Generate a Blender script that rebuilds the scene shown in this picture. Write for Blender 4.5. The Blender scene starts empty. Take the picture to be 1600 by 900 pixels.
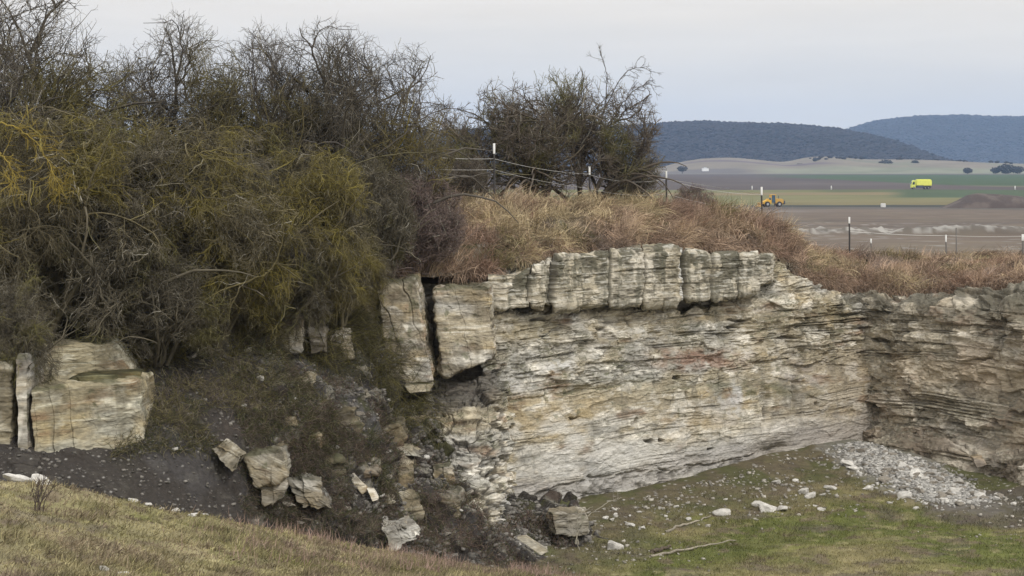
import bpy, math, random
import numpy as np
R = math.radians
# ------------------------------------------------------------------ camera, sky, sun, exposure
sc = bpy.context.scene
F = 2985.0; HY = 262.0            # focal length in photo pixels, eye level row
cam_d = bpy.data.cameras.new('camera'); cam = bpy.data.objects.new('camera', cam_d)
sc.collection.objects.link(cam); sc.camera = cam
cam.location = (0, 0, 0); cam.rotation_euler = (R(90), 0, 0)
cam_d.sensor_width = 36; cam_d.lens = F/1600*36; cam_d.shift_y = -(450-HY)/1600
cam_d.clip_start = .5; cam_d.clip_end = 30000
w = bpy.data.worlds.new('World'); sc.world = w; w.use_nodes = True
nt = w.node_tree; nt.nodes.clear()
def N(t, k, **kw):
    n = t.nodes.new(k)
    for a, b in kw.items(): setattr(n, a, b)
    return n
SUN_EL, SUN_AZ = R(42), R(148)     # behind the camera, to the right; thick cloud in front of it
out = N(nt, 'ShaderNodeOutputWorld'); bg = N(nt, 'ShaderNodeBackground'); bg.inputs[1].default_value = .1
sky = N(nt, 'ShaderNodeTexSky', sky_type='NISHITA'); sky.sun_disc = False
sky.sun_elevation = SUN_EL; sky.sun_rotation = SUN_AZ
tc = N(nt, 'ShaderNodeTexCoord'); sp = N(nt, 'ShaderNodeSeparateXYZ')
nt.links.new(tc.outputs['Generated'], sp.inputs[0])
mp = N(nt, 'ShaderNodeMapping'); mp.inputs['Scale'].default_value = (2.2, 2.2, 16)
nt.links.new(tc.outputs['Generated'], mp.inputs[0])
nz = N(nt, 'ShaderNodeTexNoise'); nz.inputs['Scale'].default_value = 1.1; nz.inputs['Detail'].default_value = 5
nt.links.new(mp.outputs[0], nz.inputs[0])
ad = N(nt, 'ShaderNodeMath', operation='MULTIPLY_ADD'); ad.inputs[1].default_value = .13
nt.links.new(nz.outputs[0], ad.inputs[0]); nt.links.new(sp.outputs[2], ad.inputs[2])
cr = N(nt, 'ShaderNodeValToRGB'); e = cr.color_ramp.elements
K = 10.0
def sk(r, g, b): return (r*K, g*K, b*K, 1)
e[0].position = .035; e[0].color = sk(.92, .86, .77)
e[1].position = .150; e[1].color = sk(.93, .87, .79)
n2 = e.new(.075); n2.color = sk(.85, .82, .77)
n3 = e.new(.110); n3.color = sk(.85, .82, .775)
n4 = e.new(.5); n4.color = sk(1.55, 1.52, 1.48)
nt.links.new(ad.outputs[0], cr.inputs[0])
mx = N(nt, 'ShaderNodeMix', data_type='RGBA'); mx.inputs[0].default_value = .97
nz2 = N(nt, 'ShaderNodeTexNoise'); nz2.inputs['Scale'].default_value = 2.6; nz2.inputs['Detail'].default_value = 6; nz2.inputs['Roughness'].default_value = .6; nt.links.new(mp.outputs[0], nz2.inputs[0])
mrs = N(nt, 'ShaderNodeMapRange'); mrs.inputs[1].default_value = .3; mrs.inputs[2].default_value = .7; mrs.inputs[3].default_value = .955; mrs.inputs[4].default_value = 1.04; nt.links.new(nz2.outputs[0], mrs.inputs[0])
vsc = N(nt, 'ShaderNodeVectorMath', operation='SCALE'); nt.links.new(cr.outputs[0], vsc.inputs[0]); nt.links.new(mrs.outputs[0], vsc.inputs[3])
nt.links.new(sky.outputs[0], mx.inputs[6]); nt.links.new(vsc.outputs[0], mx.inputs[7])
nt.links.new(mx.outputs[2], bg.inputs[0]); nt.links.new(bg.outputs[0], out.inputs[0])
sd = bpy.data.lights.new('sun', 'SUN'); sun = bpy.data.objects.new('sun', sd); sc.collection.objects.link(sun)
sd.energy = 1.7; sd.angle = R(14); sd.color = (1, .965, .91)
sun.rotation_euler = (R(90)-SUN_EL, 0, R(32)); sun.location = (20, -30, 40)
vs = sc.view_settings; vs.view_transform = 'Standard'; vs.look = 'None'; vs.exposure = 0.0; vs.gamma = 1; vs.use_curve_mapping = False
sc.cycles.max_bounces = 5; sc.cycles.diffuse_bounces = 3; sc.cycles.volume_bounces = 1
sc.cycles.use_denoising = True

# ------------------------------------------------------------------ helpers
def at(px, py, d): return np.array([(px-800)/F*d, d, -(py-HY)/F*d])
_t = np.random.RandomState(7).rand(64, 64, 64).astype(np.float32)
def vn(x, y, z):
    xi = np.floor(x).astype(np.int32); yi = np.floor(y).astype(np.int32); zi = np.floor(z).astype(np.int32)
    fx = x-xi; fy = y-yi; fz = z-zi
    fx = fx*fx*(3-2*fx); fy = fy*fy*(3-2*fy); fz = fz*fz*(3-2*fz)
    x0 = xi & 63; x1 = (xi+1) & 63; y0 = yi & 63; y1 = (yi+1) & 63; z0 = zi & 63; z1 = (zi+1) & 63
    a = _t[x0, y0, z0]*(1-fx)+_t[x1, y0, z0]*fx; b = _t[x0, y1, z0]*(1-fx)+_t[x1, y1, z0]*fx
    c = _t[x0, y0, z1]*(1-fx)+_t[x1, y0, z1]*fx; d = _t[x0, y1, z1]*(1-fx)+_t[x1, y1, z1]*fx
    return (a*(1-fy)+b*fy)*(1-fz)+(c*(1-fy)+d*fy)*fz
def fbm(P, s, o=3, sd=0.0, sz=None):
    "value noise, -1..1, feature size s (sz: vertical size)"
    sz = sz or s
    r = 0; a = 1; t = 0; k = 1.0
    for i in range(o):
        q = sd*13.7+i*7.31
        r = r+a*(vn(P[..., 0]/s*k+q, P[..., 1]/s*k+q*1.7, P[..., 2]/sz*k-q)*2-1); t += a; a *= .5; k *= 2.03
    return r/t*1.5
def ss(a, b, x):
    t = np.clip((x-a)/(b-a), 0, 1); return t*t*(3-2*t)
def mixc(c, d, m):
    m = np.clip(m, 0, 1)[..., None]; return c*(1-m)+np.asarray(d, dtype=np.float32)*m
def tag(o, label=None, cat=None, group=None, kind=None):
    if label: o['label'] = label
    if cat: o['category'] = cat
    if group: o['group'] = group
    if kind: o['kind'] = kind
    return o
def link(name, me, mat=None, parent=None, loc=None):
    o = bpy.data.objects.new(name, me); sc.collection.objects.link(o)
    if mat is not None and me is not None and not me.materials: me.materials.append(mat)
    if parent is not None: o.parent = parent
    if loc is not None: o.location = loc
    return o
def empty(name, loc, rz=0):
    o = bpy.data.objects.new(name, None); sc.collection.objects.link(o); o.location = loc; o.rotation_euler.z = rz
    o.empty_display_size = .2; return o
def mesh(name, V, faces, C=None, smooth=True):
    "faces: list of (n,k) index arrays"
    V = np.asarray(V, dtype=np.float32).reshape(-1, 3)
    me = bpy.data.meshes.new(name); me.vertices.add(len(V)); me.vertices.foreach_set('co', V.ravel())
    nl = sum(f.size for f in faces); npoly = sum(len(f) for f in faces)
    me.loops.add(nl); me.polygons.add(npoly)
    me.loops.foreach_set('vertex_index', np.concatenate([f.ravel() for f in faces]).astype(np.int32))
    tot = np.concatenate([np.full(len(f), f.shape[1]) for f in faces]).astype(np.int32)
    me.polygons.foreach_set('loop_start', np.concatenate([[0], np.cumsum(tot)[:-1]]).astype(np.int32))
    me.update(calc_edges=True)
    if smooth: me.polygons.foreach_set('use_smooth', np.ones(npoly, dtype=bool))
    if C is not None:
        a = me.color_attributes.new('Col', 'FLOAT_COLOR', 'POINT')
        c4 = np.ones((len(V), 4), dtype=np.float32); c4[:, :3] = np.clip(np.asarray(C).reshape(-1, 3), .004, .9)
        a.data.foreach_set('color', c4.ravel())
    return me
def gridfaces(r, c, wrap=False):
    i = np.arange(r*c).reshape(r, c)
    return np.stack([i[:-1, :-1], i[:-1, 1:], i[1:, 1:], i[1:, :-1]], -1).reshape(-1, 4)
def blur(A, k):
    for ax in (0, 1):
        p = np.concatenate([np.repeat(A.take([0], ax), k, ax), A, np.repeat(A.take([-1], ax), k, ax)], ax)
        cs = np.cumsum(np.concatenate([np.zeros_like(p.take([0], ax)), p], ax), ax, dtype=np.float64)
        n = A.shape[ax]
        A = ((cs.take(range(2*k+1, 2*k+1+n), ax)-cs.take(range(0, n), ax))/(2*k+1))
    return A
def patch(cols, rows, nr, nc, k=0):
    """cols: px list; rows: list of lists of (py, d).  A surface through real 3-D control points."""
    P = np.array([[at(x, y, d) for x, (y, d) in zip(cols, r)] for r in rows])
    return resample(P, nr, nc, k)
def resample(P, nr, nc, k=0, cw=None, rw=None):
    m, n = P.shape[:2]
    cl = np.linalg.norm(np.diff(P, axis=1), axis=2).mean(0) if cw is None else cw
    rl = np.linalg.norm(np.diff(P, axis=0), axis=2).mean(1) if rw is None else rw
    cu = np.concatenate([[0], np.cumsum(cl)]); ru = np.concatenate([[0], np.cumsum(rl)])
    u = np.linspace(0, cu[-1], nc); v = np.linspace(0, ru[-1], nr)
    A = np.stack([np.stack([np.interp(u, cu, P[i, :, c]) for c in range(3)], -1) for i in range(m)])
    B = np.zeros((nr, nc, 3))
    idx = np.clip(np.searchsorted(ru, v, side='right')-1, 0, m-2)
    t = ((v-ru[idx])/(ru[idx+1]-ru[idx]))[:, None, None]
    B = A[idx]*(1-t)+A[idx+1]*t
    if k: B = blur(blur(B, k), k)
    return B
def normals(P, flip=False):
    n = np.cross(np.gradient(P, axis=1), np.gradient(P, axis=0)); n /= np.linalg.norm(n, axis=-1, keepdims=True)+1e-9
    return -n if flip else n

# ------------------------------------------------------------------ materials
def mat(name, col=None, rough=.9, bump=0.0, bscale=20.0, vary=.25, vscale=8.0, stretch=None, attr=True, spec=.2, metal=0, vary2=0.0):
    m = bpy.data.materials.new(name); m.use_nodes = True; t = m.node_tree; b = t.nodes['Principled BSDF']
    b.inputs['Roughness'].default_value = rough; b.inputs['Specular IOR Level'].default_value = spec; b.inputs['Metallic'].default_value = metal
    tcn = N(t, 'ShaderNodeTexCoord'); mpn = N(t, 'ShaderNodeMapping')
    if stretch: mpn.inputs['Scale'].default_value = stretch
    t.links.new(tcn.outputs['Object'], mpn.inputs[0])
    if attr:
        a = N(t, 'ShaderNodeAttribute', attribute_name='Col'); src = a.outputs['Color']
    else:
        a = N(t, 'ShaderNodeRGB'); a.outputs[0].default_value = (*col, 1); src = a.outputs[0]
    n1 = N(t, 'ShaderNodeTexNoise'); n1.inputs['Scale'].default_value = vscale; n1.inputs['Detail'].default_value = 6; n1.inputs['Roughness'].default_value = .65
    t.links.new(mpn.outputs[0], n1.inputs[0])
    mr = N(t, 'ShaderNodeMapRange'); mr.inputs[1].default_value = .3; mr.inputs[2].default_value = .7
    mr.inputs[3].default_value = 1-vary; mr.inputs[4].default_value = 1+vary; mr.clamp = True
    t.links.new(n1.outputs[0], mr.inputs[0])
    mm = N(t, 'ShaderNodeVectorMath', operation='SCALE'); t.links.new(src, mm.inputs[0]); t.links.new(mr.outputs[0], mm.inputs[3])
    t.links.new(mm.outputs[0], b.inputs['Base Color'])
    if bump:
        n3 = N(t, 'ShaderNodeTexNoise'); n3.inputs['Scale'].default_value = bscale; n3.inputs['Detail'].default_value = 7; n3.inputs['Roughness'].default_value = .7
        t.links.new(mpn.outputs[0], n3.inputs[0])
        bp = N(t, 'ShaderNodeBump'); bp.inputs['Strength'].default_value = .8; bp.inputs['Distance'].default_value = bump
        t.links.new(n3.outputs[0], bp.inputs['Height']); t.links.new(bp.outputs[0], b.inputs['Normal'])
    return m
M_rock = mat('limestone', bump=.022, bscale=9, vary=.3, vscale=6, stretch=(1, 1, 5))
M_soil = mat('soil', bump=.09, bscale=14, vary=.3, vscale=10)
M_turf = mat('turf', bump=.06, bscale=7, vary=.25, vscale=5)
M_plain = mat('field_soil', bump=.0, bscale=2, vary=.12, vscale=.25, stretch=(.3, 1, 1))
M_hill = mat('wooded_hill', bump=0, vary=.2, vscale=.02)
M_twig = mat('bark', bump=0, vary=.2, vscale=3)
M_grass = mat('dry_grass', bump=0, vary=.15, vscale=3, rough=.8)
M_wood = mat('weathered_wood', bump=.01, bscale=30, vary=.3, vscale=20)
def flat(name, c, rough=.5, vary=.08, metal=0, spec=.4): return mat(name, c, rough=rough, vary=vary, vscale=1.5, attr=False, spec=spec, metal=metal)
rs = np.random.RandomState(11)

# ------------------------------------------------------------------ strata relief and rock colour
def strata_tables(seed, lo=.06, hi=.55, top=16, dark=.3):
    r = np.random.RandomState(seed); t = [0]
    while t[-1] < top: t.append(t[-1]+lo+(hi-lo)*r.rand()**2.0)
    t = np.array(t); return t, r.uniform(-1, 1, len(t)+2), r.rand(len(t)+2), r.rand(len(t)+2)*50
ST = strata_tables(5)
def relief(P, s, rough, seed=0, st=ST, warp=.12, jw=1.0, amp=1.0, lamk=1.0):
    """s: along-wall coordinate (m); rough 0..1; returns displacement, bed id, crack mask"""
    Q = P.copy()
    b = P[..., 2]+12+warp*fbm(P, 3.5, 2, seed+1, 2.0)+.012*fbm(P, .6, 2, seed+2)
    edges, off, r2, ph = st
    i = np.clip(np.searchsorted(edges, b)-1, 0, len(edges)-2)
    th = edges[i+1]-edges[i]; fr = (b-edges[i])/th
    dist = np.minimum(fr, 1-fr)*th
    sm = ss(0, .035, dist)
    # vertical joints inside each bed
    jl = (.35+1.3*r2[i])*jw
    js = (s+.12*fbm(P, .5, 2, seed+3))/jl+ph[i]
    ji = np.floor(js); jf = js-ji; jd = np.minimum(jf, 1-jf)*jl
    jr = vn(ji*1.37+.5, i*2.11+.3, ji*0+seed)*2-1
    crack = (1-sm)*np.clip(.1+1.5*fbm(P, .8, 3, seed+4, .3), 0, 1)
    vcr = (1-ss(0, .025, jd))*np.clip(.1+1.2*fbm(P, 1.3, 2, seed+5), 0, 1)
    fine = fbm(P, .55, 4, seed+6, .12)
    bl = fbm(P, .8, 3, seed+9, .45)
    bo_ = vn(s*.45+i*3.7, i*5.31+.2, i*0+seed*1.9)*2-1
    h = (bo_*.8+off[i]*.25)*(.010+.08*rough)+jr*(.008+.10*rough)-crack*(.012+.085*rough)-vcr*(.02+.08*rough)
    h = h+.018*(.3+rough)*fine+(.04+.07*rough)*fbm(P, 1.6, 3, seed+7, 1.1)+(.015+.06*rough)*fbm(P, .25, 3, seed+8, .14)+(.03+.07*rough)*np.round(bl*3)/3
    # thin laminae, short and broken
    lam = fbm(P, .7, 3, seed+10, .045); lm_ = ss(.35, .7, lam)*np.clip(.3+1.3*fbm(P, 1.1, 2, seed+11, .4), 0, 1)
    h = h-lm_*(.008+.035*rough)*lamk
    return h*amp, i, crack+vcr+.6*lm_*lamk, jr
def rockcol(P, i, crack, N_, white=0.0, ochre=0.0, brown=0.0, moss=.5, seed=0, st=ST):
    tone = st[2][i]
    c = np.zeros(P.shape, dtype=np.float32)+np.array([.34, .305, .235], dtype=np.float32)
    c = mixc(c, (.45, .42, .36), ss(.35, .9, tone)*.8)
    c = mixc(c, (.235, .205, .155), ss(.55, .0, tone)*.55)
    c = mixc(c, (.31, .305, .29), ss(-.05, .55, fbm(P, 1.8, 3, seed+20, .7)))
    c = mixc(c, (.36, .285, .165), ss(.05, .8, fbm(P, 1.2, 4, seed+21, .5)+ochre)*.6)
    c = mixc(c, (.62, .60, .56), ss(.15, .6, fbm(P, .55, 5, seed+22, .22)+white)*.7)
    c = mixc(c, (.20, .135, .09), ss(.25, .8, fbm(P, 1.1, 4, seed+23, .35)+brown)*.8)
    # rain streaks down the face
    c = mixc(c, (.16, .15, .125), ss(.25, .8, fbm(P, .28, 3, seed+24, 2.6))*.55)
    # pale bed partings, dark crusted ones
    l2 = fbm(P, .6, 3, seed+30, .03); pm = ss(-.3, .4, fbm(P, 1.2, 2, seed+31))
    c = mixc(c, (.11, .10, .08), ss(.42, .62, l2)*pm*.6); c = mixc(c, (.58, .57, .53), ss(-.42, -.62, l2)*pm*.5)
    ln = fbm(P, 1.0, 3, seed+25, .045)
    c = mixc(c, (.62, .61, .57), ss(.4, .9, ln)*.45); c = mixc(c, (.16, .145, .12), ss(-.45, -.9, ln)*.5)
    up = ss(.25, .75, N_[..., 2])
    m = up*ss(-.3, .4, fbm(P, .6, 3, seed+26)+moss-.3)
    c = mixc(c, (.075, .075, .045), m*.85)
    lich = ss(.35, .7, fbm(P, .22, 4, seed+27)+.35*fbm(P, 2.2, 2, seed+28)+moss*.5-.35)
    c = mixc(c, (.10, .105, .065), lich*.7)
    c = mixc(c, (.06, .052, .042), np.clip(crack, 0, 1)*.55)
    return c*np.array([1.13, 1.105, 1.04])*(1+.14*fbm(P, .06, 2, seed+29))[..., None]

# ------------------------------------------------------------------ the cliff
def cells(P, s, seed, jit=.9):
    "worley cells in 3-D: returns F1 edge distance-ish and a per-cell random value"
    Q = P/np.array(s); I = np.floor(Q).astype(np.int32); best = np.full(P.shape[:-1], 9.); sec = best.copy(); val = best*0
    for a in (-1, 0, 1):
        for b in (-1, 0, 1):
            for c in (-1, 0, 1):
                J = I+np.array([a, b, c]); h = (J[..., 0]*73856093) ^ (J[..., 1]*19349663) ^ (J[..., 2]*83492791) ^ (seed*9781)
                h = h & 0xffffff; x = _t.ravel()[h % 262144]; y = _t.ravel()[(h*31+7) % 262144]; z = _t.ravel()[(h*57+91) % 262144]
                d = np.maximum(np.maximum(np.abs(Q[..., 0]-J[..., 0]-x*jit), np.abs(Q[..., 1]-J[..., 1]-y*jit)), np.abs(Q[..., 2]-J[..., 2]-z*jit))+.35*(np.abs(Q[..., 0]-J[..., 0]-x*jit)+np.abs(Q[..., 2]-J[..., 2]-z*jit))
                n = d < best; sec = np.where(n, best, np.minimum(sec, d)); val = np.where(n, x, val); best = np.where(n, d, best)
    return best, sec-best, val
def wall_mesh(name, B, rough, seed, cm, mt, parent=None, amp=1.0, jw=1.0, boulder=0, lamk=1.0, white=0, ochre=0, brown=0, moss=.4):
    Nn = -normals(B)
    s = np.cumsum(np.concatenate([[0], np.linalg.norm(np.diff(B, axis=1), axis=2).mean(0)]))[None, :]+B[..., 0]*0
    h, i, cr_, jr = relief(B, s, rough, seed, jw=jw, amp=amp, lamk=lamk)
    if np.any(boulder): h = h+boulder
    P = B+Nn*h[..., None]
    N2 = -normals(P)
    c = rockcol(P, i, cr_, N2, white, ochre, brown, moss, seed)
    c = cm(P, c, N2, h)
    return link(name, mesh(name, P, [gridfaces(*P.shape[:2])[:, ::-1]], c), mt, parent)
cliff = None
wc = [752, 850, 950, 1050, 1150, 1215, 1280, 1347, 1385]
wd = [50.9, 52.6, 54.4, 56.2, 58, 59.2, 60.3, 61.6, 62.4]
def rowof(ys, off, d=wd):
    off = off if hasattr(off, '__len__') else [off]*len(ys)
    return [(y, dd+o) for y, dd, o in zip(ys, d, off)]
rowsW = [rowof([415, 400, 397, 397, 402, 405, 452, 458, 458], [1, 1.3, 1.3, 1.3, 1.3, .9, .7, .6, .6]),
         rowof([474, 476, 476, 474, 466, 452, 472, 476, 476], [1.0, 1.2, 1.2, 1.2, 1.1, .6, .25, .2, .2]),
         rowof([496, 492, 489, 485, 478, 470, 490, 492, 492], [.15, .40, .45, .45, .40, .25, .1, .1, .1]),
         rowof([600, 590, 585, 580, 570, 560, 560, 560, 560], 0),
         rowof([740, 735, 718, 700, 686, 668, 650, 640, 640], -.25),
         rowof([860, 850, 840, 810, 790, 775, 760, 750, 750], -.45)]
Bw = patch(wc, rowsW, 620, 1150, 7)
zt = Bw[..., 2]; xf = Bw[..., 0]
uW = np.linspace(0, 1, Bw.shape[1])[None, :]+zt*0
vW = np.linspace(0, 1, Bw.shape[0])[:, None]+zt*0
low = ss(.38, .55, vW)
_, few, cw2 = cells(Bw+np.stack([.05*fbm(Bw, .7, 2, 11)]*3, -1)*[1, 1, .4], (1.3, 1.3, .36), 51); _, few2, cw3 = cells(Bw+np.stack([.02*fbm(Bw, .4, 2, 12)]*3, -1)*[1, 1, .4], (.45, .45, .13), 52)
roughW = np.clip(.9-.82*low+.35*fbm(Bw, 2.5, 2, 3)+.3*ss(.7, .95, uW)*(1-low)+.9*ss(.88, .94, vW)*ss(.6, .2, uW), .08, 1.3)
Xw = 800+F*Bw[..., 0]/Bw[..., 1]+6*fbm(Bw, .5, 3, 13); Yw_ = HY-F*Bw[..., 2]/Bw[..., 1]+5*fbm(Bw, .5, 3, 14)
def spot(x, y, a, b): return np.exp(-(((Xw-x)/a)**2+((Yw_-y)/b)**2)**1.5)
def cmW(P, c, n, h):
    v = vW; u = uW
    nb = ss(-.45, .3, fbm(P, .35, 4, 15, .2))
    c = mixc(c, (.40, .395, .385), ss(34, 8, np.abs(Yw_-(Yl-20)))*.45); c = mixc(c, (.44, .435, .42), bel*.5)
    c = c*(.86+.28*cw2[..., None])*(.9+.2*cw3[..., None]); c = mixc(c, (.07, .06, .05), (1-ss(0, .05, few))*(cw2 > .45)*.55*kW)
    for x, y, a, b, cc, k in [(1090, 562, 75, 16, (.27, .16, .115), .75), (1190, 607, 110, 16, (.12, .125, .07), .75), (1130, 640, 22, 30, (.55, .54, .53), .6), (850, 620, 90, 18, (.33, .27, .18), .3), (1010, 520, 40, 14, (.60, .59, .56), .6), (1155, 545, 18, 18, (.58, .57, .54), .6), (870, 575, 28, 16, (.62, .61, .59), .75), (815, 600, 30, 22, (.55, .54, .52), .6), (1150, 620, 8, 32, (.62, .61, .60), .7), (1080, 655, 60, 28, (.37, .285, .16), .5), (830, 645, 60, 30, (.36, .28, .16), .6), (1250, 590, 30, 22, (.40, .38, .41), .4), (1040, 500, 110, 12, (.17, .15, .12), .35), (830, 520, 60, 20, (.36, .30, .18), .5), (1250, 490, 100, 14, (.16, .14, .10), .5), (1000, 600, 60, 14, (.25, .25, .20), .5)]:
        c = mixc(c, cc, spot(x, y, a, b)*nb*k)
    c = mixc(c, (.51, .495, .455), ss(.5, .62, v)*ss(.62, .25, u)*ss(-.25, .35, fbm(P, 1.4, 4, 41, .5))*.75)
    pass
    c = mixc(c, (.33, .31, .29), ss(.74, .78, v+.03*fbm(P, 3, 2, 4))*ss(.86, .83, v)*.6)
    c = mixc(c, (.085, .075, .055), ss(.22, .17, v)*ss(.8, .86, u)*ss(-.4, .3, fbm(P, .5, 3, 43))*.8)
    c = mixc(c, (.30, .24, .18), ss(.55, .95, u)*ss(.3, .5, v)*.35)
    c = mixc(c, (.06, .05, .042), ss(.35, .9, holes_)*.5)
    return c*1.0
kW = .30+.60*np.clip(roughW, 0, 1)
Yl = np.interp(Xw, [770, 870, 977, 1057, 1137, 1200, 1260], [800, 759, 739, 732, 720, 706, 690]); bel = ss(0, 4, Yw_-Yl)*ss(1200, 1150, Xw)
Yu = np.interp(Xw, [780, 885, 960, 1060], [628, 613, 600, 592]); Yt = np.interp(Xw, [780, 900, 980], [588, 566, 520])
detail = -.09*bel+.10*bel*fbm(Bw, .3, 3, 16)-.13*np.exp(-((Yw_-Yl)/1.8)**2)*ss(1240, 1200, Xw)*ss(-.5, 0, fbm(Bw, .6, 2, 17))-.07*np.exp(-((Yw_-Yu)/1.6)**2)*ss(1060, 1000, Xw)+.07*ss(Yu+0*Xw, Yu-14, Yw_)*ss(Yt-20, Yt, Yw_)*ss(1050, 960, Xw)
for x, y, a, b, k in [(1015, 688, 9, 2.6, .3), (1036, 687, 5, 2.6, .3), (989, 660, 2.5, 9, .16), (825, 600, 2.2, 8, .2), (1067, 476, 14, 10, .3), (985, 508, 3, 7, .2), (1201, 640, 3, 26, .14), (1245, 620, 2.5, 18, .12), (1052, 590, 7, 3, .2), (860, 545, 4, 3, .2), (938, 512, 10, 2.5, .2), (1150, 512, 12, 3, .2), (1115, 700, 6, 2, .2), (900, 655, 7, 2, .15), (1275, 632, 5, 4, .15), (1160, 500, 20, 2.5, .2), (845, 498, 12, 4, .25), (1230, 528, 16, 2.4, .2), (965, 572, 9, 2.2, .15)]:
    detail = detail-k*np.exp(-(((Xw-x)/a)**2+((Yw_-y)/b)**2)**2)
holes_ = np.clip(-detail*5, 0, 1)
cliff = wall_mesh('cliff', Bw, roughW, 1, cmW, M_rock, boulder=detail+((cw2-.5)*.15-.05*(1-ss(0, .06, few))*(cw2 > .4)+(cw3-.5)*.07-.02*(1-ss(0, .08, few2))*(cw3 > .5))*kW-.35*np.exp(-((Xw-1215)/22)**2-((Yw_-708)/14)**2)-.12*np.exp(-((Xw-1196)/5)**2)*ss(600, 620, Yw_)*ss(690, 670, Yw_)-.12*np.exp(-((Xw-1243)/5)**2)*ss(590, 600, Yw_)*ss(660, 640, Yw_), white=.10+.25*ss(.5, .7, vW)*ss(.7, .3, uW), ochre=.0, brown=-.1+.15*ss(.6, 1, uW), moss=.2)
tag(cliff, 'pale layered limestone quarry face with weathered cap above a dark undercut', 'cliff', kind='structure')
# right-hand face
rc = [1326, 1400, 1450, 1520, 1600, 1700, 1900]; rd = [62.1, 60.4, 59.6, 58.2, 56.6, 54.5, 50.5]
rowsR = [rowof([456, 458, 456, 450, 444, 440, 420], [.7, 1, 1.1, 1.2, 1.2, 1.2, 1.2], rd),
         rowof([480, 482, 482, 478, 474, 468, 450], [.2, .3, .3, .3, .3, .3, .3], rd),
         rowof([560]*7, .1, rd), rowof([665, 680, 684, 690, 700, 710, 720], -.2, rd),
         rowof([686, 690, 696, 706, 716, 730, 740], [-.4, -.9, -1.0, -1.0, -1.1, -1.1, -1.1], rd), rowof([760, 760, 780, 790, 800, 830, 860], -1.4, rd)]
Br = patch(rc, rowsR, 480, 860, 7)
_, _, cr2 = cells(Br+np.stack([.15*fbm(Br, .6, 2, 67)]*3, -1), (.8, .8, .42), 41)
vR = np.linspace(0, 1, Br.shape[0])[:, None]+Br[..., 0]*0; uR = np.linspace(0, 1, Br.shape[1])[None, :]+Br[..., 0]*0
def cmR(P, c, n, h):
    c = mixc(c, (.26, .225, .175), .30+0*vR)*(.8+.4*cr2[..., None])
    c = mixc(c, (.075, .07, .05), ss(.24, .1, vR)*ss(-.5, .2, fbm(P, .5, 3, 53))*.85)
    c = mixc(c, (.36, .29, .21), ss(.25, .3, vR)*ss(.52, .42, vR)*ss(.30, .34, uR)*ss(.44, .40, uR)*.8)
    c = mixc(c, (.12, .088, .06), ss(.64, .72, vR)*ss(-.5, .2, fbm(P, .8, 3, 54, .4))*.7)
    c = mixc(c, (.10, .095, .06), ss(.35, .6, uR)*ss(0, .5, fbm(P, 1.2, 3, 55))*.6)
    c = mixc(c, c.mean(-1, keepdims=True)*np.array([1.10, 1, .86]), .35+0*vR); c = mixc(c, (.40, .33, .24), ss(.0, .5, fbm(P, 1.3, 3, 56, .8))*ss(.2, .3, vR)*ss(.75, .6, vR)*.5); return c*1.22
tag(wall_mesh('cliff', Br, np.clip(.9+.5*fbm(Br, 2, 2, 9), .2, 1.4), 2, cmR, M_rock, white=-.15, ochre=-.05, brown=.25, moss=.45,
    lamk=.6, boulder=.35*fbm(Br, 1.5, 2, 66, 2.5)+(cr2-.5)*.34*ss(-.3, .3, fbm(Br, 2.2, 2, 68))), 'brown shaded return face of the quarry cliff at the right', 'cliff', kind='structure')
# crumbling buttress left of the tall face
pc = [590, 640, 690, 735, 768, 786, 792]
rowsP = [[(585, 50.9), (585, 50.4), (585, 50.2), (590, 50.2), (575, 50.4), (575, 51.2), (575, 52.6)],
         [(680, 50), (680, 49.3), (680, 48.9), (680, 48.8), (680, 49.2), (680, 50.2), (680, 52.4)],
         [(760, 49.4), (760, 48.8), (760, 48.2), (760, 47.9), (760, 48.2), (760, 49.2), (760, 52.2)],
         [(860, 48.6), (860, 47.9), (860, 47.3), (860, 46.9), (860, 47.1), (860, 48), (860, 52)]]
Bp = patch(pc, rowsP, 420, 460, 9)
Bpw = Bp+np.stack([.12*fbm(Bp, .5, 2, 71), 0*Bp[..., 0], .10*fbm(Bp, .7, 3, 72)], -1)
f1, fe, cv = cells(Bpw, (.85, .85, .34), 3)
f1b, feb, cvb = cells(Bpw, (.34, .34, .12), 5)
bo = (cv-.5)*.45+.07*ss(0, .12, fe)-.1+(cvb-.5)*.17+.02*ss(0, .15, feb)
def cmP(P, c, n, h):
    c = c*(.75+.5*cv[..., None]); c = mixc(c, (.05, .043, .035), (1-ss(0, .08, fe))*.7)
    vp = np.linspace(0, 1, P.shape[0])[:, None]+P[..., 0]*0; up = np.linspace(0, 1, P.shape[1])[None, :]+P[..., 0]*0
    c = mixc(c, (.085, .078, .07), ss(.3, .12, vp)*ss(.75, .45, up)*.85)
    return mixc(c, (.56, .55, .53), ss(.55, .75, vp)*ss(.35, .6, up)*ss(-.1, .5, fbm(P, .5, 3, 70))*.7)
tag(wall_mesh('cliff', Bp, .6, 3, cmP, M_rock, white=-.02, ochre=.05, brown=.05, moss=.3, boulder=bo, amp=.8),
    'crumbling broken buttress left of the tall pale face', 'cliff', kind='structure')

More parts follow.
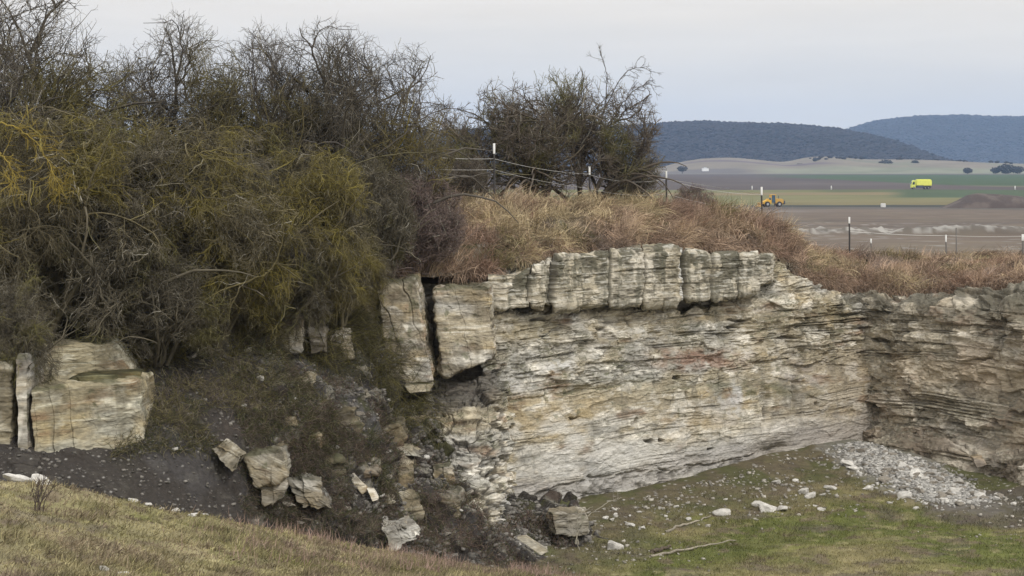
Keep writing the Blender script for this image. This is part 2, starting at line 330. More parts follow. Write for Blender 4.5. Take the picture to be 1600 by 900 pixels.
Bb = patch([380, 470, 560, 640, 700, 760, 800], [[(455, 50.5), (450, 51), (440, 51.6), (440, 51.9), (440, 52), (430, 52.2), (430, 52.6)], [(600, 49.5), (600, 50.2), (600, 50.6), (600, 50.9), (600, 51.1), (590, 51.3), (590, 52.4)], [(720, 49.5), (720, 50), (720, 50.4), (720, 50.8), (720, 51), (720, 51.3), (720, 52.4)]], 260, 460, 6)
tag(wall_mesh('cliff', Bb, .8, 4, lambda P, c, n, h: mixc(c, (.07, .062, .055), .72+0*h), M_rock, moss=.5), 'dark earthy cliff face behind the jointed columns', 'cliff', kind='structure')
# ------------------------------------------------------------------ rock blocks (real closed solids)
def cube_grid(n):
    g = np.linspace(-1, 1, n); key = {}; V = []; Fc = []
    for ax in range(3):
        for sgn in (-1, 1):
            a, b = np.meshgrid(g, g, indexing='ij'); p = np.zeros((n, n, 3)); p[..., ax] = sgn; p[..., (ax+1) % 3] = a; p[..., (ax+2) % 3] = b
            V.append(p.reshape(-1, 3)); f = gridfaces(n, n)+len(Fc)*0+sum(len(v) for v in V[:-1]); Fc.append(f if sgn < 0 else f[:, ::-1])
    V = np.concatenate(V); Fc = np.concatenate(Fc)
    _, first, inv = np.unique(np.round(V*1e4).astype(np.int64), axis=0, return_index=True, return_inverse=True)
    return V[first], inv.ravel()[Fc]
CG = {}
def block(name, c4, thick, seed, n=90, rnd=.10, strata=1.0, tint=(1, 1, 1), tilt=0.0, white=0., ochre=0., brown=0., moss=.3, parent=None, amp=.6, back=(0, 1, 0), round_=.0, pw_=18):
    """c4: front TL,TR,BR,BL as (px,py,d); thick metres back"""
    if n not in CG: CG[n] = cube_grid(n)
    U, Fc = CG[n]
    fr = np.array([at(*c) for c in c4]); ctr = fr.mean(0)
    bk = np.array(back, dtype=float); bk /= np.linalg.norm(bk)
    u = (U[:, 0]+1)/2; v = (U[:, 2]+1)/2; dd = (U[:, 1]+1)/2
    # pull corners in so that the edges are worn
    pw = U/np.maximum(1e-6, (np.abs(U)**pw_).sum(1)**(1./pw_))[:, None]
    uu = np.clip((pw[:, 0]*(1-round_)+U[:, 0]*0+pw[:, 0]*round_+1)/2, 0, 1); u = (pw[:, 0]+1)/2; v = (pw[:, 2]+1)/2; dd = (pw[:, 1]+1)/2
    top = fr[0]*(1-u)[:, None]+fr[1]*u[:, None]; bot = fr[3]*(1-u)[:, None]+fr[2]*u[:, None]
    P = top*v[:, None]+bot*(1-v)[:, None]+bk*(dd*thick)[:, None]
    ex = (fr[1]-fr[0]); ex /= np.linalg.norm(ex); ez = (fr[0]-fr[3]); ez /= np.linalg.norm(ez)
    k = 8; nn = np.sign(U)*np.abs(U)**k
    Nn = nn[:, :1]*ex+nn[:, 1:2]*bk+nn[:, 2:]*ez; Nn /= np.linalg.norm(Nn, axis=1, keepdims=True)+1e-9
    # strata coordinate follows the tilt of the block
    Q = P.copy(); rel = P-ctr; ct, stt = math.cos(tilt), math.sin(tilt)
    Q[:, 0] = rel[:, 0]*ct+rel[:, 2]*stt; Q[:, 2] = -rel[:, 0]*stt+rel[:, 2]*ct
    Q = Q+np.array([seed*3.1, ctr[1] % 3, seed*1.3-3])
    s = Q[:, 0]+Q[:, 1]
    h, i, cr_, jr = relief(Q, s, rnd*8*strata, seed, amp=amp)
    P2 = P+Nn*h[:, None]*min(1, thick)
    c = rockcol(Q, i, cr_, Nn, white, ochre, brown, moss, seed)*np.array(tint)
    o = link(name, mesh(name, P2-P2.mean(0)*[1, 1, 0]-[0, 0, P2[:, 2].min()], [Fc], c), M_rock, parent)
    o.location = (P2[:, 0].mean(), P2[:, 1].mean(), P2[:, 2].min())
    return o
# cap beds above the undercut: jointed blocks, parts of the cliff
capx = [765, 829, 862, 905, 951, 1003, 1058, 1068, 1110, 1150, 1186, 1214]
ctop = [428, 424, 398, 396, 394, 386, 388, 392, 398, 394, 396, 402]
cbot = [484, 474, 478, 478, 476, 474, 470, 470, 468, 462, 448, 440]
dcap = lambda x: np.interp(x, wc, wd)
cc_ = [762, 790, 829, 862, 905, 951, 1003, 1058, 1110, 1150, 1186, 1208, 1217]
tt_ = [432, 428, 424, 404, 398, 396, 388, 390, 400, 397, 396, 400, 404]; bb_ = [486, 484, 476, 478, 479, 476, 474, 471, 468, 462, 450, 442, 440]
dd_ = [float(dcap(x))-.30 for x in cc_]; dd_[-1] += 1.2; dd_[0] += .6
Bc = patch(cc_, [[(y-4, d+1.6) for y, d in zip(tt_, dd_)], [(y-1+3*math.sin(i*2.3), d+.2) for i, (y, d) in enumerate(zip(tt_, dd_))], [(y+3, d) for y, d in zip(tt_, dd_)],
    [(y-3, d-.10) for y, d in zip(bb_, dd_)], [(y, d) for y, d in zip(bb_, dd_)], [(y-3, d+1.5) for y, d in zip(bb_, dd_)]], 430, 1000, 2)
Xc = 800+F*Bc[..., 0]/Bc[..., 1]; vC = np.linspace(0, 1, Bc.shape[0])[:, None]+Xc*0
wob = Xc+2.2*fbm(Bc, .5, 3, 401); jn = 0; jo = 0; prev = None
jx = [829, 850, 862, 905, 951, 1003, 1057, 1068, 1110, 1150, 1186]; jdp = [.2, .1, .35, .08, .12, .22, .2, .5, .1, .3, .45]
for x_, dp_ in zip(jx, jdp): jn = jn+dp_*np.exp(-((wob-x_)/(.7+.7*dp_))**2)
sec_ = np.searchsorted(np.array(jx), wob); jo = np.array([0, .10, -.1, .12, .05, .12, .16, -.05, .02, .12, .10, -.08])[sec_]
def cmC(P, c, n, h):
    c = mixc(c, (.50, .485, .44), ss(-.2, .4, fbm(P, .5, 3, 402, .25))*.5)
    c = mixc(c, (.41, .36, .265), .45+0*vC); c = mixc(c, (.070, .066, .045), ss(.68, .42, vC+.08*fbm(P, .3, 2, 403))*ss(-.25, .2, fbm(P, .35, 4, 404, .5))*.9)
    c = mixc(c, (.16, .145, .11), ss(.1, .6, fbm(P, .3, 3, 405, 1.8))*.45)
    c = mixc(c, (.62, .61, .58), (sec_ == 7)*.7)
    l3 = fbm(P, .5, 2, 407, .04); c = mixc(c, (.10, .09, .07), ss(.3, .55, l3)*.7); c = mixc(c, (.55, .535, .48), ss(-.3, -.6, l3)*.5)
    c = mixc(c, (.12, .115, .085), ss(.2, .55, fbm(P, .16, 3, 408, 1.2))*.6)
    return mixc(c, (.045, .04, .035), np.clip(jn*2, 0, 1)*.7)
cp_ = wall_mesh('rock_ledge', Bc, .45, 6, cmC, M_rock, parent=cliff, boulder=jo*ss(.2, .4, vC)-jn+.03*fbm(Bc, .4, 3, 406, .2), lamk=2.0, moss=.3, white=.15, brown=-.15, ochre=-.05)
# tall jointed columns left of the main face
for nm, c4, th, sd_, kw in [
    ('rock_block', [(586, 440, 49.7), (652, 431, 49.7), (681, 598, 48.9), (606, 604, 48.9)], 2.2, 60, dict(n=150, ochre=.12)),
    ('rock_block', [(676, 450, 50.0), (768, 446, 50.4), (775, 562, 50.0), (690, 592, 49.3)], 2.4, 61, dict(n=150, ochre=.16, white=-.1)),
    ('rock_block', [(547, 440, 50.3), (583, 434, 50.2), (587, 545, 49.7), (562, 560, 49.5)], 1.8, 62, dict(n=100, white=.05)),
    ('rock_block', [(428, 486, 46.2), (474, 482, 46.2), (472, 556, 45.7), (440, 556, 45.7)], 1.5, 63, dict(n=80)),
    ('rock_block', [(480, 468, 46.6), (506, 470, 46.6), (508, 550, 46), (484, 556, 46)], 1.2, 64, dict(n=70, tint=(.5, .5, .52))),
    ('rock_block', [(512, 520, 47.2), (548, 512, 47.4), (552, 560, 47), (518, 572, 47)], 1.0, 65, dict(n=60, tint=(.8, .8, .8))),
    ]:
    o = block(nm, c4, th, sd_, moss=kw.pop('moss', .35), **kw); o.parent = cliff

# big separate boulders and slabs
BL = [
 ('boulder', [(42, 608, 38.1), (214, 594, 39.8), (226, 712, 39.6), (48, 726, 38.0)], 2.0, 71, dict(n=190, ochre=.12, white=-.2, amp=.42, moss=.2, tint=(.90, .90, .82)), 'large cream cuboid boulder with worn right edge resting on dark scree'),
 ('boulder', [(58, 538, 39.9), (162, 534, 40.7), (226, 640, 41.0), (42, 650, 39.9)], 1.9, 72, dict(n=140, amp=.5, white=-.15, moss=.4, tint=(.86, .87, .80)), 'pale boulder stacked behind and above the large cuboid boulder'),
 ('boulder', [(-120, 560, 38.2), (18, 566, 38.3), (21, 742, 38.2), (-120, 750, 38.0)], 1.8, 73, dict(n=130, amp=.5, white=.0, tint=(.92, .92, .87)), 'whitish boulder cut off by the left edge beside a dark cleft'),
 ('boulder', [(24, 556, 38.2), (41, 556, 38.3), (46, 746, 38.0), (26, 748, 38.0)], 1.4, 74, dict(n=80, amp=.45, white=.1), 'narrow upright rock slab wedged between two pale boulders'),
 ('mossy_ledge', [(112, 586, 39.4), (214, 582, 40.3), (216, 602, 40.1), (66, 616, 38.9)], 1.2, 92, dict(n=60, amp=.35, moss=1.2, tint=(.34, .35, .24), white=-.6, pw_=6), 'dark mossy soil ledge on the joint between the two stacked pale boulders'),
 ('rock_slab', [(384, 716, 41.0), (440, 703, 41.2), (447, 742, 41.0), (398, 762, 40.7)], .9, 75, dict(n=80, tilt=-.45, amp=.8, ochre=.15, moss=.45, tint=(.85, .84, .8)), 'tilted banded rock slab with mossy yellow streaks on the dark slope'),
 ('rock_slab', [(402, 758, 40.9), (446, 744, 41.1), (446, 780, 40.9), (410, 794, 40.7)], .8, 76, dict(n=70, tilt=-.3, amp=.8, white=.0, tint=(.75, .73, .7)), 'pale blocky rock directly beneath the tilted banded slab'),
 ('rock_slab', [(322, 700, 40.2), (346, 688, 40.4), (380, 716, 40.2), (362, 744, 39.9)], .8, 77, dict(n=60, tilt=.7, amp=.8, white=.0, tint=(.75, .74, .7)), 'steeply tipped layered rock left of the tilted banded slab'),
 ('rock_slab', [(452, 752, 41.9), (498, 750, 42.2), (526, 800, 41.8), (470, 796, 41.5)], .8, 78, dict(n=90, tilt=-.5, amp=1.3, white=.1, rnd=.16, tint=(.62, .62, .62)), 'shattered pale grey slab with dark cracks low on the slope'),
 ('boulder', [(590, 820, 42.6), (636, 812, 42.9), (658, 846, 42.7), (608, 862, 42.3)], .8, 79, dict(n=90, amp=1.0, white=.25, rnd=.13, moss=.2), 'rounded light grey boulder at the edge of the foreground grass'),
 ('rock_slab', [(856, 802, 46.9), (918, 800, 47.3), (922, 838, 47.2), (860, 838, 46.8)], 1.0, 80, dict(n=80, amp=.8, white=.05, tint=(.75, .74, .72)), 'flat topped layered rock at the foot of the tall pale face'),
 ('rock_slab', [(540, 738, 44.0), (550, 736, 44.0), (574, 766, 43.8), (566, 772, 43.7)], .3, 81, dict(n=40, amp=.5, white=.6, moss=-.3), 'thin upper white slab sliding down the weedy slope'),
 ('rock_slab', [(572, 763, 43.6), (584, 765, 43.6), (592, 780, 43.5), (582, 784, 43.4)], .3, 82, dict(n=40, amp=.5, white=.7, moss=-.3), 'bright white stone wedge just below the thin white slab'),
 ('rock_slab', [(528, 698, 44.9), (545, 696, 44.9), (551, 714, 44.7), (535, 718, 44.7)], .4, 83, dict(n=40, amp=.5, white=.5, moss=-.3), 'small white angular rock in mid slope above the thin white slab'),
 ('rock_slab', [(568, 696, 46.0), (642, 700, 46.3), (662, 716, 46.2), (574, 707, 45.8)], 1.1, 84, dict(n=80, amp=.6, moss=.5), 'flat ledge of thin bedded rock jutting from the slope left of the buttress'),
 ('rock_slab', [(405, 590+0, 47), (440, 588, 47), (436, 604, 46.8), (408, 602, 46.8)], .6, 85, dict(n=30, amp=.5, tint=(.7, .7, .7)), 'small dull rock half buried high on the dark slope'),
 ('boulder', [(1520, 715, 55.4), (1536, 711, 55.6), (1546, 728, 55.4), (1526, 732, 55.2)], .5, 86, dict(n=40, amp=.6, tint=(.8, .72, .66), moss=0), 'brownish pink boulder under the right return face beside the rubble fan'),
 ('rock_slab', [(808, 842, 44.6), (822, 840, 44.6), (856, 862, 44.3), (846, 868, 44.2)], .4, 87, dict(n=40, amp=.5, white=.3, moss=0), 'long pale stone lying in weeds below the flat topped rock'),
 ('rock_slab', [(478, 636, 45.2), (500, 640, 45.3), (512, 690, 44.7), (486, 694, 44.6)], .9, 88, dict(n=60, amp=1.0, moss=.5, tint=(.8, .8, .75)), 'upright mossy crumbling outcrop in the middle of the slope'),
 ('rock_slab', [(620, 712, 46.0), (648, 716, 46.2), (652, 770, 45.6), (626, 776, 45.5)], .9, 89, dict(n=60, amp=1.1, tint=(.85, .8, .7), ochre=.1), 'upright tan block below the thin bedded ledge'),
 ('rock_slab', [(690, 596, 49.0), (640, 602, 48.6), (628, 616, 48.4), (676, 610, 48.8)][::1], .8, 90, dict(n=40, amp=.4), 'loose flat slabs wedged under the tall jointed columns'),
 ('rock_slab', [(722, 792, 46.4), (740, 786, 46.4), (768, 830, 45.9), (752, 836, 45.8)], .6, 91, dict(n=50, amp=.8, white=.55, moss=-.2), 'whitish leaning slab at the foot of the crumbling buttress'),
]
for nm, c4, th, sd_, kw, lab in BL:
    if sd_ == 90: c4 = [(632, 603, 48.3), (676, 600, 48.7), (672, 611, 48.6), (640, 614, 48.2)]
    if nm == 'rock_slab' and sd_ not in (81, 82, 83): kw['tint'] = tuple(.8*q for q in kw.get('tint', (1, 1, .97)))
    o = block(nm, c4, th, sd_, **kw); tag(o, lab, 'boulder' if nm == 'boulder' else 'rock')

EXTRA = []
# ------------------------------------------------------------------ debris slope
sc_ = [-300, -150, 0, 120, 250, 350, 450, 550, 650, 750, 850, 950]
rowsS = [[(400, 48.5)]*3+[(400, 49), (395, 49.5), (390, 50.5), (390, 51.5), (410, 53), (580, 53), (700, 53.5), (780, 53.5), (840, 52)],
         [(470, 45.5), (470, 45.5), (470, 46), (462, 46.5), (450, 47), (440, 48), (440, 49), (455, 50.5), (600, 51), (720, 51.5), (800, 51), (860, 50)],
         [(600, 41.5), (600, 41.5), (595, 41.7), (580, 42.2), (570, 42.9), (560, 43.9), (548, 45.6), (575, 47.4), (690, 47.8), (790, 48.2), (838, 48.4), (880, 48.2)],
         [(706, 37.8), (706, 37.8), (704, 38.0), (690, 39), (678, 40), (672, 41), (672, 43), (700, 44.5), (780, 45.2), (846, 46), (872, 46.4), (900, 46)],
         [(770, 35.0), (770, 35.0), (778, 35.4), (800, 36.4), (826, 38), (850, 39.5), (878, 41), (904, 42), (922, 42.6), (934, 43), (940, 43.6), (942, 44)]]
Bs = patch(sc_, rowsS, 640, 1050, 12)
ns = -normals(Bs)
g1, ge, gv = cells(Bs, (.11, .11, .08), 21); h1, he, hv = cells(Bs, (.55, .55, .35), 22)
gul = np.abs(fbm(Bs, 2.2, 3, 31))
us = np.linspace(0, 1, Bs.shape[1])[None, :]+Bs[..., 0]*0; V0 = .27; vs_ = np.clip((np.linspace(0, 1, Bs.shape[0])[:, None]-V0)/(1-V0), 0, 1)+Bs[..., 0]*0
rk = ss(.35, .6, us)*.9+.1
hs = .34*fbm(Bs, 2.2, 3, 32)*rk*1.6+.22*np.abs(fbm(Bs, 1.1, 3, 39))*rk+(.09*fbm(Bs, .5, 3, 33)+.025*ss(.3, 0, g1)*(gv > .6)*rk+(hv-.5)*.42*ss(.0, .1, he)*(hv > .5)*ss(-.2, .2, fbm(Bs, 1.6, 2, 40)+rk-.5))*(.35+rk)
Ps = Bs+ns*hs[..., None]; n2s = normals(Ps)
cs = np.zeros(Ps.shape, dtype=np.float32)+np.array([.046, .040, .035], dtype=np.float32)
cs = mixc(cs, (.062, .057, .055), ss(0, .5, fbm(Ps, 1.2, 3, 34)))
cs = mixc(cs, (.13, .12, .11), (gv > .74)*ss(.4, .15, g1)*.6)
cs = mixc(cs, (.30, .29, .27), (gv > .90)*ss(.45, .2, g1)*.8)
gry = ss(.55, .15, np.abs((us-.52)*7+(vs_-.35)*-3.2+.5*fbm(Ps, 1, 2, 35)))
cs = mixc(cs, (.15, .145, .15), gry*ss(.8, .3, vs_)*.7)
cs = mixc(cs, (.24, .225, .185), (hv > .62)*ss(.04, .25, he)*rk*ss(-.3, .3, fbm(Ps, .3, 3, 36))*.75)
cs = mixc(cs, (.055, .055, .024), ss(.1, .6, fbm(Ps, .9, 4, 37))*rk*.85)
cs = mixc(cs, (.075, .055, .042), ss(.2, .7, fbm(Ps, .7, 4, 38))*rk*.7)
slope = link('slope', mesh('slope', Ps, [gridfaces(*Ps.shape[:2])[:, ::-1]], cs), M_soil); tag(slope, 'dark crumbly soil and scree slope under the bushes', 'slope', kind='structure')

# ------------------------------------------------------------------ plateau above the cliff
kc = [-600, -200, 100, 300, 550, 690, 770, 850, 950, 1060, 1150, 1212, 1262, 1345, 1450, 1600, 1900]
rowsK = [[(480, 45.5), (480, 46), (470, 47), (438, 48), (432, 50.6), (440, 51.3), (430, 51.6), (402, 53.6), (398, 55.4), (392, 57.2), (398, 59), (404, 60.1), (452, 61), (460, 62.6), (462, 61), (446, 58), (420, 51.7)],
         [(360, 48), (360, 48.5), (350, 49), (350, 50), (355, 52), (385, 52.4), (366, 53), (356, 54.5), (352, 56.2), (356, 58), (362, 59.8), (372, 61.3), (424, 62.6), (438, 64), (438, 62.6), (430, 60), (405, 54)],
         [(320, 54), (320, 55), (322, 55), (324, 55.5), (324, 56.2), (322, 56), (320, 57), (320, 57.6), (322, 59.4), (328, 61), (342, 62.6), (362, 63.6), (392, 65), (406, 66.2), (413, 67), (418, 66), (405, 62)],
         [(340, 58), (340, 58), (340, 58), (345, 59), (345, 60), (345, 60), (345, 61), (348, 62), (352, 63.5), (360, 65), (372, 66.5), (385, 67.5), (398, 69), (403, 70), (404, 71), (406, 71), (406, 71)],
         [(470, 75)]*17]
Bk = patch(kc, rowsK, 200, 900, 5)
nk = normals(Bk); Pk = Bk+nk*(.20*fbm(Bk, 1.2, 3, 81)+.12*np.abs(fbm(Bk, .8, 2, 85))+.05*fbm(Bk, .3, 2, 82))[..., None]
ck = mixc(np.zeros(Pk.shape, dtype=np.float32)+np.array([.15, .115, .075], dtype=np.float32), (.075, .07, .035), ss(0, .5, fbm(Pk, .8, 3, 83)))
ck = mixc(ck, (.30, .28, .24), ss(.35, .5, fbm(Pk, .15, 2, 84))*ss(.16, .08, np.linspace(0, 1, 200)[:, None]+Pk[..., 0]*0)*.7)
plateau = link('plateau', mesh('plateau', Pk, [gridfaces(*Pk.shape[:2])[:, ::-1]], ck), M_soil); tag(plateau, 'grassy bank along the top of the quarry cliff', 'bank', kind='structure')

# ------------------------------------------------------------------ quarry floor (height field)
wall_plan = np.array([at(x, 0, d)[:2] for x, d in [(640, 48.5), (735, 47.6), (780, 50.5), (850, 52.2), (950, 54), (1050, 55.8), (1150, 57.6), (1215, 58.8), (1280, 59.9), (1347, 61), (1400, 59.5), (1450, 58.3), (1520, 57), (1600, 55.4), (1700, 53.4), (1900, 49)]])
def dist_wall(x, y):
    best = np.full(np.shape(x), 99.)
    for a, b in zip(wall_plan[:-1], wall_plan[1:]):
        ab = b-a; t = np.clip(((x-a[0])*ab[0]+(y-a[1])*ab[1])/(ab@ab), 0, 1)
        best = np.minimum(best, np.hypot(x-a[0]-ab[0]*t, y-a[1]-ab[1]*t))
    return best
FL = -9.42
fan_c = at(1335, 0, 60.6)[:2]; fan_e = at(1520, 0, 52.4)[:2]
def fan(x, y):
    ab = fan_e-fan_c; t = np.clip(((x-fan_c[0])*ab[0]+(y-fan_c[1])*ab[1])/(ab@ab), 0, 1)
    d = np.hypot(x-fan_c[0]-ab[0]*t, y-fan_c[1]-ab[1]*t); return np.clip(1-d/(1.9-.5*t), 0, 1)*(1-.6*t), t
def zfloor(x, y):
    P = np.stack([x, y, x*0], -1); dw = dist_wall(x, y)
    z = FL+.10*fbm(P, 3, 3, 91)+.05*fbm(P, .7, 2, 92)
    hill = (1.35+.5*fbm(P, 3.5, 2, 93))*np.clip(1-dw/4.6, 0, 1)**1.35
    z = z+hill*np.interp(x, [-2, 0, 2, 4, 8, 11, 14], [.75, .25, .12, .22, .42, .38, .3])
    f, t = fan(x, y); z = z+.18*np.sqrt(f)
    z = z+.006*(50-np.minimum(y, 50))*0
    return z
gx, gy = np.meshgrid(np.linspace(-6, 34, 1000), np.linspace(36, 64, 700), indexing='xy')
gx, gy = gx.astype(np.float64), gy
Pf = np.stack([gx, gy, zfloor(gx, gy)], -1)
dwf = dist_wall(gx, gy); ff, ft = fan(gx, gy)
def turfcol(P, green, tan, seed, gm):
    c = mixc(np.zeros(P.shape, dtype=np.float32)+np.array(tan, dtype=np.float32), green, np.clip(gm, 0, 1))
    c = mixc(c, (.105, .085, .07), ss(.25, .7, fbm(P, .9, 4, seed+1))*.6)
    c = mixc(c, (.27, .235, .13), ss(.2, .7, fbm(P, .35, 4, seed+2))*.5)
    c = mixc(c, (.13, .14, .035), ss(.45, .85, fbm(P, .8, 3, seed+3))*.6)
    c = c*(1+.32*fbm(P, .45, 3, seed+4))[..., None]
    return mixc(c, (.13, .095, .075), ss(.25, .6, fbm(P, .38, 3, seed+5))*.6)
gm = ss(.9, 0, np.abs(dwf-6.2+1.2*fbm(Pf, 3, 2, 95))/3.8)+.3*fbm(Pf, 1.2, 3, 96)
cf = turfcol(Pf, (.095, .105, .030), (.20, .17, .085), 97, gm+.12)
c1, ce, cvv = cells(Pf, (.17, .17, .17), 31)
tal = ss(4.8, 2.0, dwf+.8*fbm(Pf, 1.0, 3, 98))
cf = mixc(cf, (.085, .07, .048), tal*.75); cf = mixc(cf, (.07, .078, .026), tal*ss(-.25, .4, fbm(Pf, .9, 3, 99))*.7)
cf = mixc(cf, (.40, .38, .35), tal*(cvv > .86)*ss(.5, .2, c1)*.8)
cf = mixc(cf, (.20, .19, .165), ss(.02, .3, ff+.25*fbm(Pf, .5, 2, 100))*(ff > .01)*(.45+.5*cvv)); 
cf = mixc(cf, (.07, .06, .055), ss(6.3, 5, np.hypot(gx-at(1590, 0, 52)[0], gy-52)*2.2)*.6)
floor = link('quarry_floor', mesh('quarry_floor', Pf, [gridfaces(*Pf.shape[:2])], cf), M_turf); tag(floor, 'mossy grass floor of the quarry with talus along the wall', 'ground', kind='structure')
def floor_hit(px, py):
    d = -FL*F/(py-HY)
    for _ in range(12):
        p = at(px, py, d); z = float(zfloor(np.array([p[0]]), np.array([p[1]]))[0]); d = d*.4+.6*(-z*F/(py-HY))
    p = at(px, py, d); p[2] = z; return p

# ------------------------------------------------------------------ foreground meadow
fc = [-900, -250, 0, 130, 260, 400, 600, 740, 880, 1100, 1700]
def fr(*a): return list(a)
rowsF = [[(HY+1.75*F/3, 3)]*11, [(HY+3.0*F/12, 12)]*11,
         [(905, 25), (905, 25), (905, 25.2), (905, 25.8), (905, 27), (905, 29), (905, 33), (905, 37), (915, 38.5), (975, 37), (990, 37)],
         [(745, 33), (735, 33), (740, 33.2), (762, 34), (792, 35), (816, 36.2), (858, 38.4), (884, 40.0), (906, 40.6), (948, 40.8), (950, 40.8)],
         [(810, 36), (810, 36), (815, 36.6), (835, 37.5), (865, 38.6), (890, 40), (925, 42), (940, 42.6), (948, 43.2), (950, 43.5), (950, 43.5)]]
Bf = patch(fc, rowsF, 620, 800, 10)
Pg = Bf+np.array([0, 0, 1])*(.07*fbm(Bf, 1.6, 3, 101)+.045*fbm(Bf, .45, 3, 102))[..., None]
gmm = .30+.5*fbm(Pg, 1.5, 3, 103)
cg = turfcol(Pg, (.125, .125, .04), (.25, .215, .125), 104, gmm)
meadow = link('meadow', mesh('meadow', Pg, [gridfaces(*Pg.shape[:2])[:, ::-1]], cg), M_turf); tag(meadow, 'tan and green winter meadow in the foreground', 'ground', kind='structure')

# ------------------------------------------------------------------ the plain beyond, one sheet to the horizon
prof = [(65, -4.6), (68.5, -3.75), (71, -3.32), (80, -3.5), (110, -4.3), (150, -5.35), (160, -5.9), (250, -7.6), (450, -10.3), (560, -11.3), (700, -10.2), (820, -9.1), (1200, -7.2), (2500, -6.7), (4500, -12), (7900, -22)]
pd_, pz_ = zip(*prof)
pyr = [(HY-zz*F/dd) for dd, zz in prof]
def zplain(d): return np.interp(d, pd_, pz_)
def plain_d(py):
    ds = np.concatenate([np.linspace(71, 1200, 6000), np.linspace(1200, 2500, 800)]); ys = HY-zplain(ds)*F/ds
    return float(np.interp(-py, -ys, ds))
ds = np.unique(np.concatenate([np.linspace(65, 90, 60), np.linspace(90, 200, 160), np.linspace(200, 900, 360), np.linspace(900, 2600, 160), np.linspace(2600, 7900, 30)]))
tx = np.linspace(-1.6, 1.6, 1300); tx = tx*np.abs(tx)**.35*.85
D, T = np.meshgrid(ds, tx, indexing='ij')
Pp = np.stack([T*D, D, zplain(D)], -1)
Pp[..., 2] += np.interp(D, [65, 100, 300, 900], [.06, .12, .15, 0])*fbm(Pp, 6, 3, 111)
bank = ss(155, 151, D)*ss(146, 149.5, D); Pp[..., 2] += (.6+.25*fbm(Pp, 2.5, 3, 112)+.25*fbm(Pp, .7, 3, 119))*bank
X_ = 800+F*Pp[..., 0]/D; Y_ = HY-zplain(D)*F/D     # bearing and profile row, used to lay out the fields in plan
c = np.zeros(Pp.shape, dtype=np.float32)+np.array([.175, .135, .105], dtype=np.float32)
wb = lambda k: 1.2*np.sin(X_/97+k)+.8*fbm(Pp, 60, 2, 113+k)
c = mixc(c, (.24, .19, .125), ss(385, 400, Y_)*.8)
c = mixc(c, (.13, .105, .09), ss(338, 345, Y_)*ss(366, 355, Y_)*ss(-.3, .3, fbm(Pp, 8, 3, 115))*.8)
c = mixc(c, (.23, .19, .135), ss(0, .5, fbm(Pp, 12, 3, 116))*.5)
c = mixc(c, (.26, .235, .215), ss(327, 329, Y_)*ss(333, 331, Y_)*ss(1340, 1150, X_)*.8)       # gravel by the loader
c = mixc(c, (.45, .44, .41), ss(.45, .6, fbm(Pp, 1.6, 3, 117))*ss(345, 352, Y_)*ss(392, 385, Y_)*.6)
c = mixc(c, (.19, .175, .155), bank*.8); c = mixc(c, (.52, .50, .46), bank*.8*ss(.1, .45, fbm(Pp, .8, 3, 118, .3)+.5*ss(.45, .8, bank)-.25))
Yw = Y_+wb(0)*.35
def band(cc, y0, y1, x0=-9e9, x1=9e9, k=1.0, f=.4):
    global c
    c = mixc(c, cc, ss(y0-f, y0+f, Yw)*ss(y1+f, y1-f, Yw)*ss(x0-25, x0+25, X_)*ss(x1+25, x1-25, X_)*k)
band((.135, .115, .10), 324, 327.5); band((.05, .055, .045), 320.5, 324)
band((.19, .19, .075), 296.5, 320.5); band((.30, .215, .12), 301, 305, x1=1420, k=.7); band((.24, .19, .09), 312, 320.5, x0=1200, x1=1700, k=.6); band((.24, .22, .10), 306, 316, x0=1160, k=.5)
band((.06, .10, .045), 295.5, 309, x0=1400, k=.95); band((.075, .11, .045), 295.5, 301, x0=1280, k=.5)
band((.105, .082, .078), 262, 296.5); band((.075, .058, .055), 277, 283, x0=1200, k=.7); band((.15, .13, .12), 286, 290, x0=1050, x1=1450, k=.3)
Yr = 276+ss(1150, 1600, X_)*15
c = mixc(c, (.055, .10, .04), ss(1150, 1300, X_)*ss(272.5, 273.3, Y_)*ss(Yr+1.2, Yr-.2, Y_))
c = mixc(c, (.19, .17, .11), ss(1480, 1560, X_)*ss(Yr-1.5, Yr, Y_)*ss(Yr+2.0, Yr+.6, Y_)*.7)
c = c*(1+.10*fbm(Pp, 25, 3, 301)+.10*fbm(Pp*[1, .12, 1], 40, 3, 302)*ss(330, 300, Y_)+.16*fbm(Pp, 3, 4, 303)*ss(325, 335, Y_))[..., None]
c = mixc(c, (.22, .20, .16), ss(272.6, 272.0, Y_)*.8)
plain = link('ground', mesh('ground', Pp, [gridfaces(*Pp.shape[:2])[:, ::-1]], c*.6), M_plain); tag(plain, 'ploughed and green fields reaching to the hills', 'ground', kind='structure')

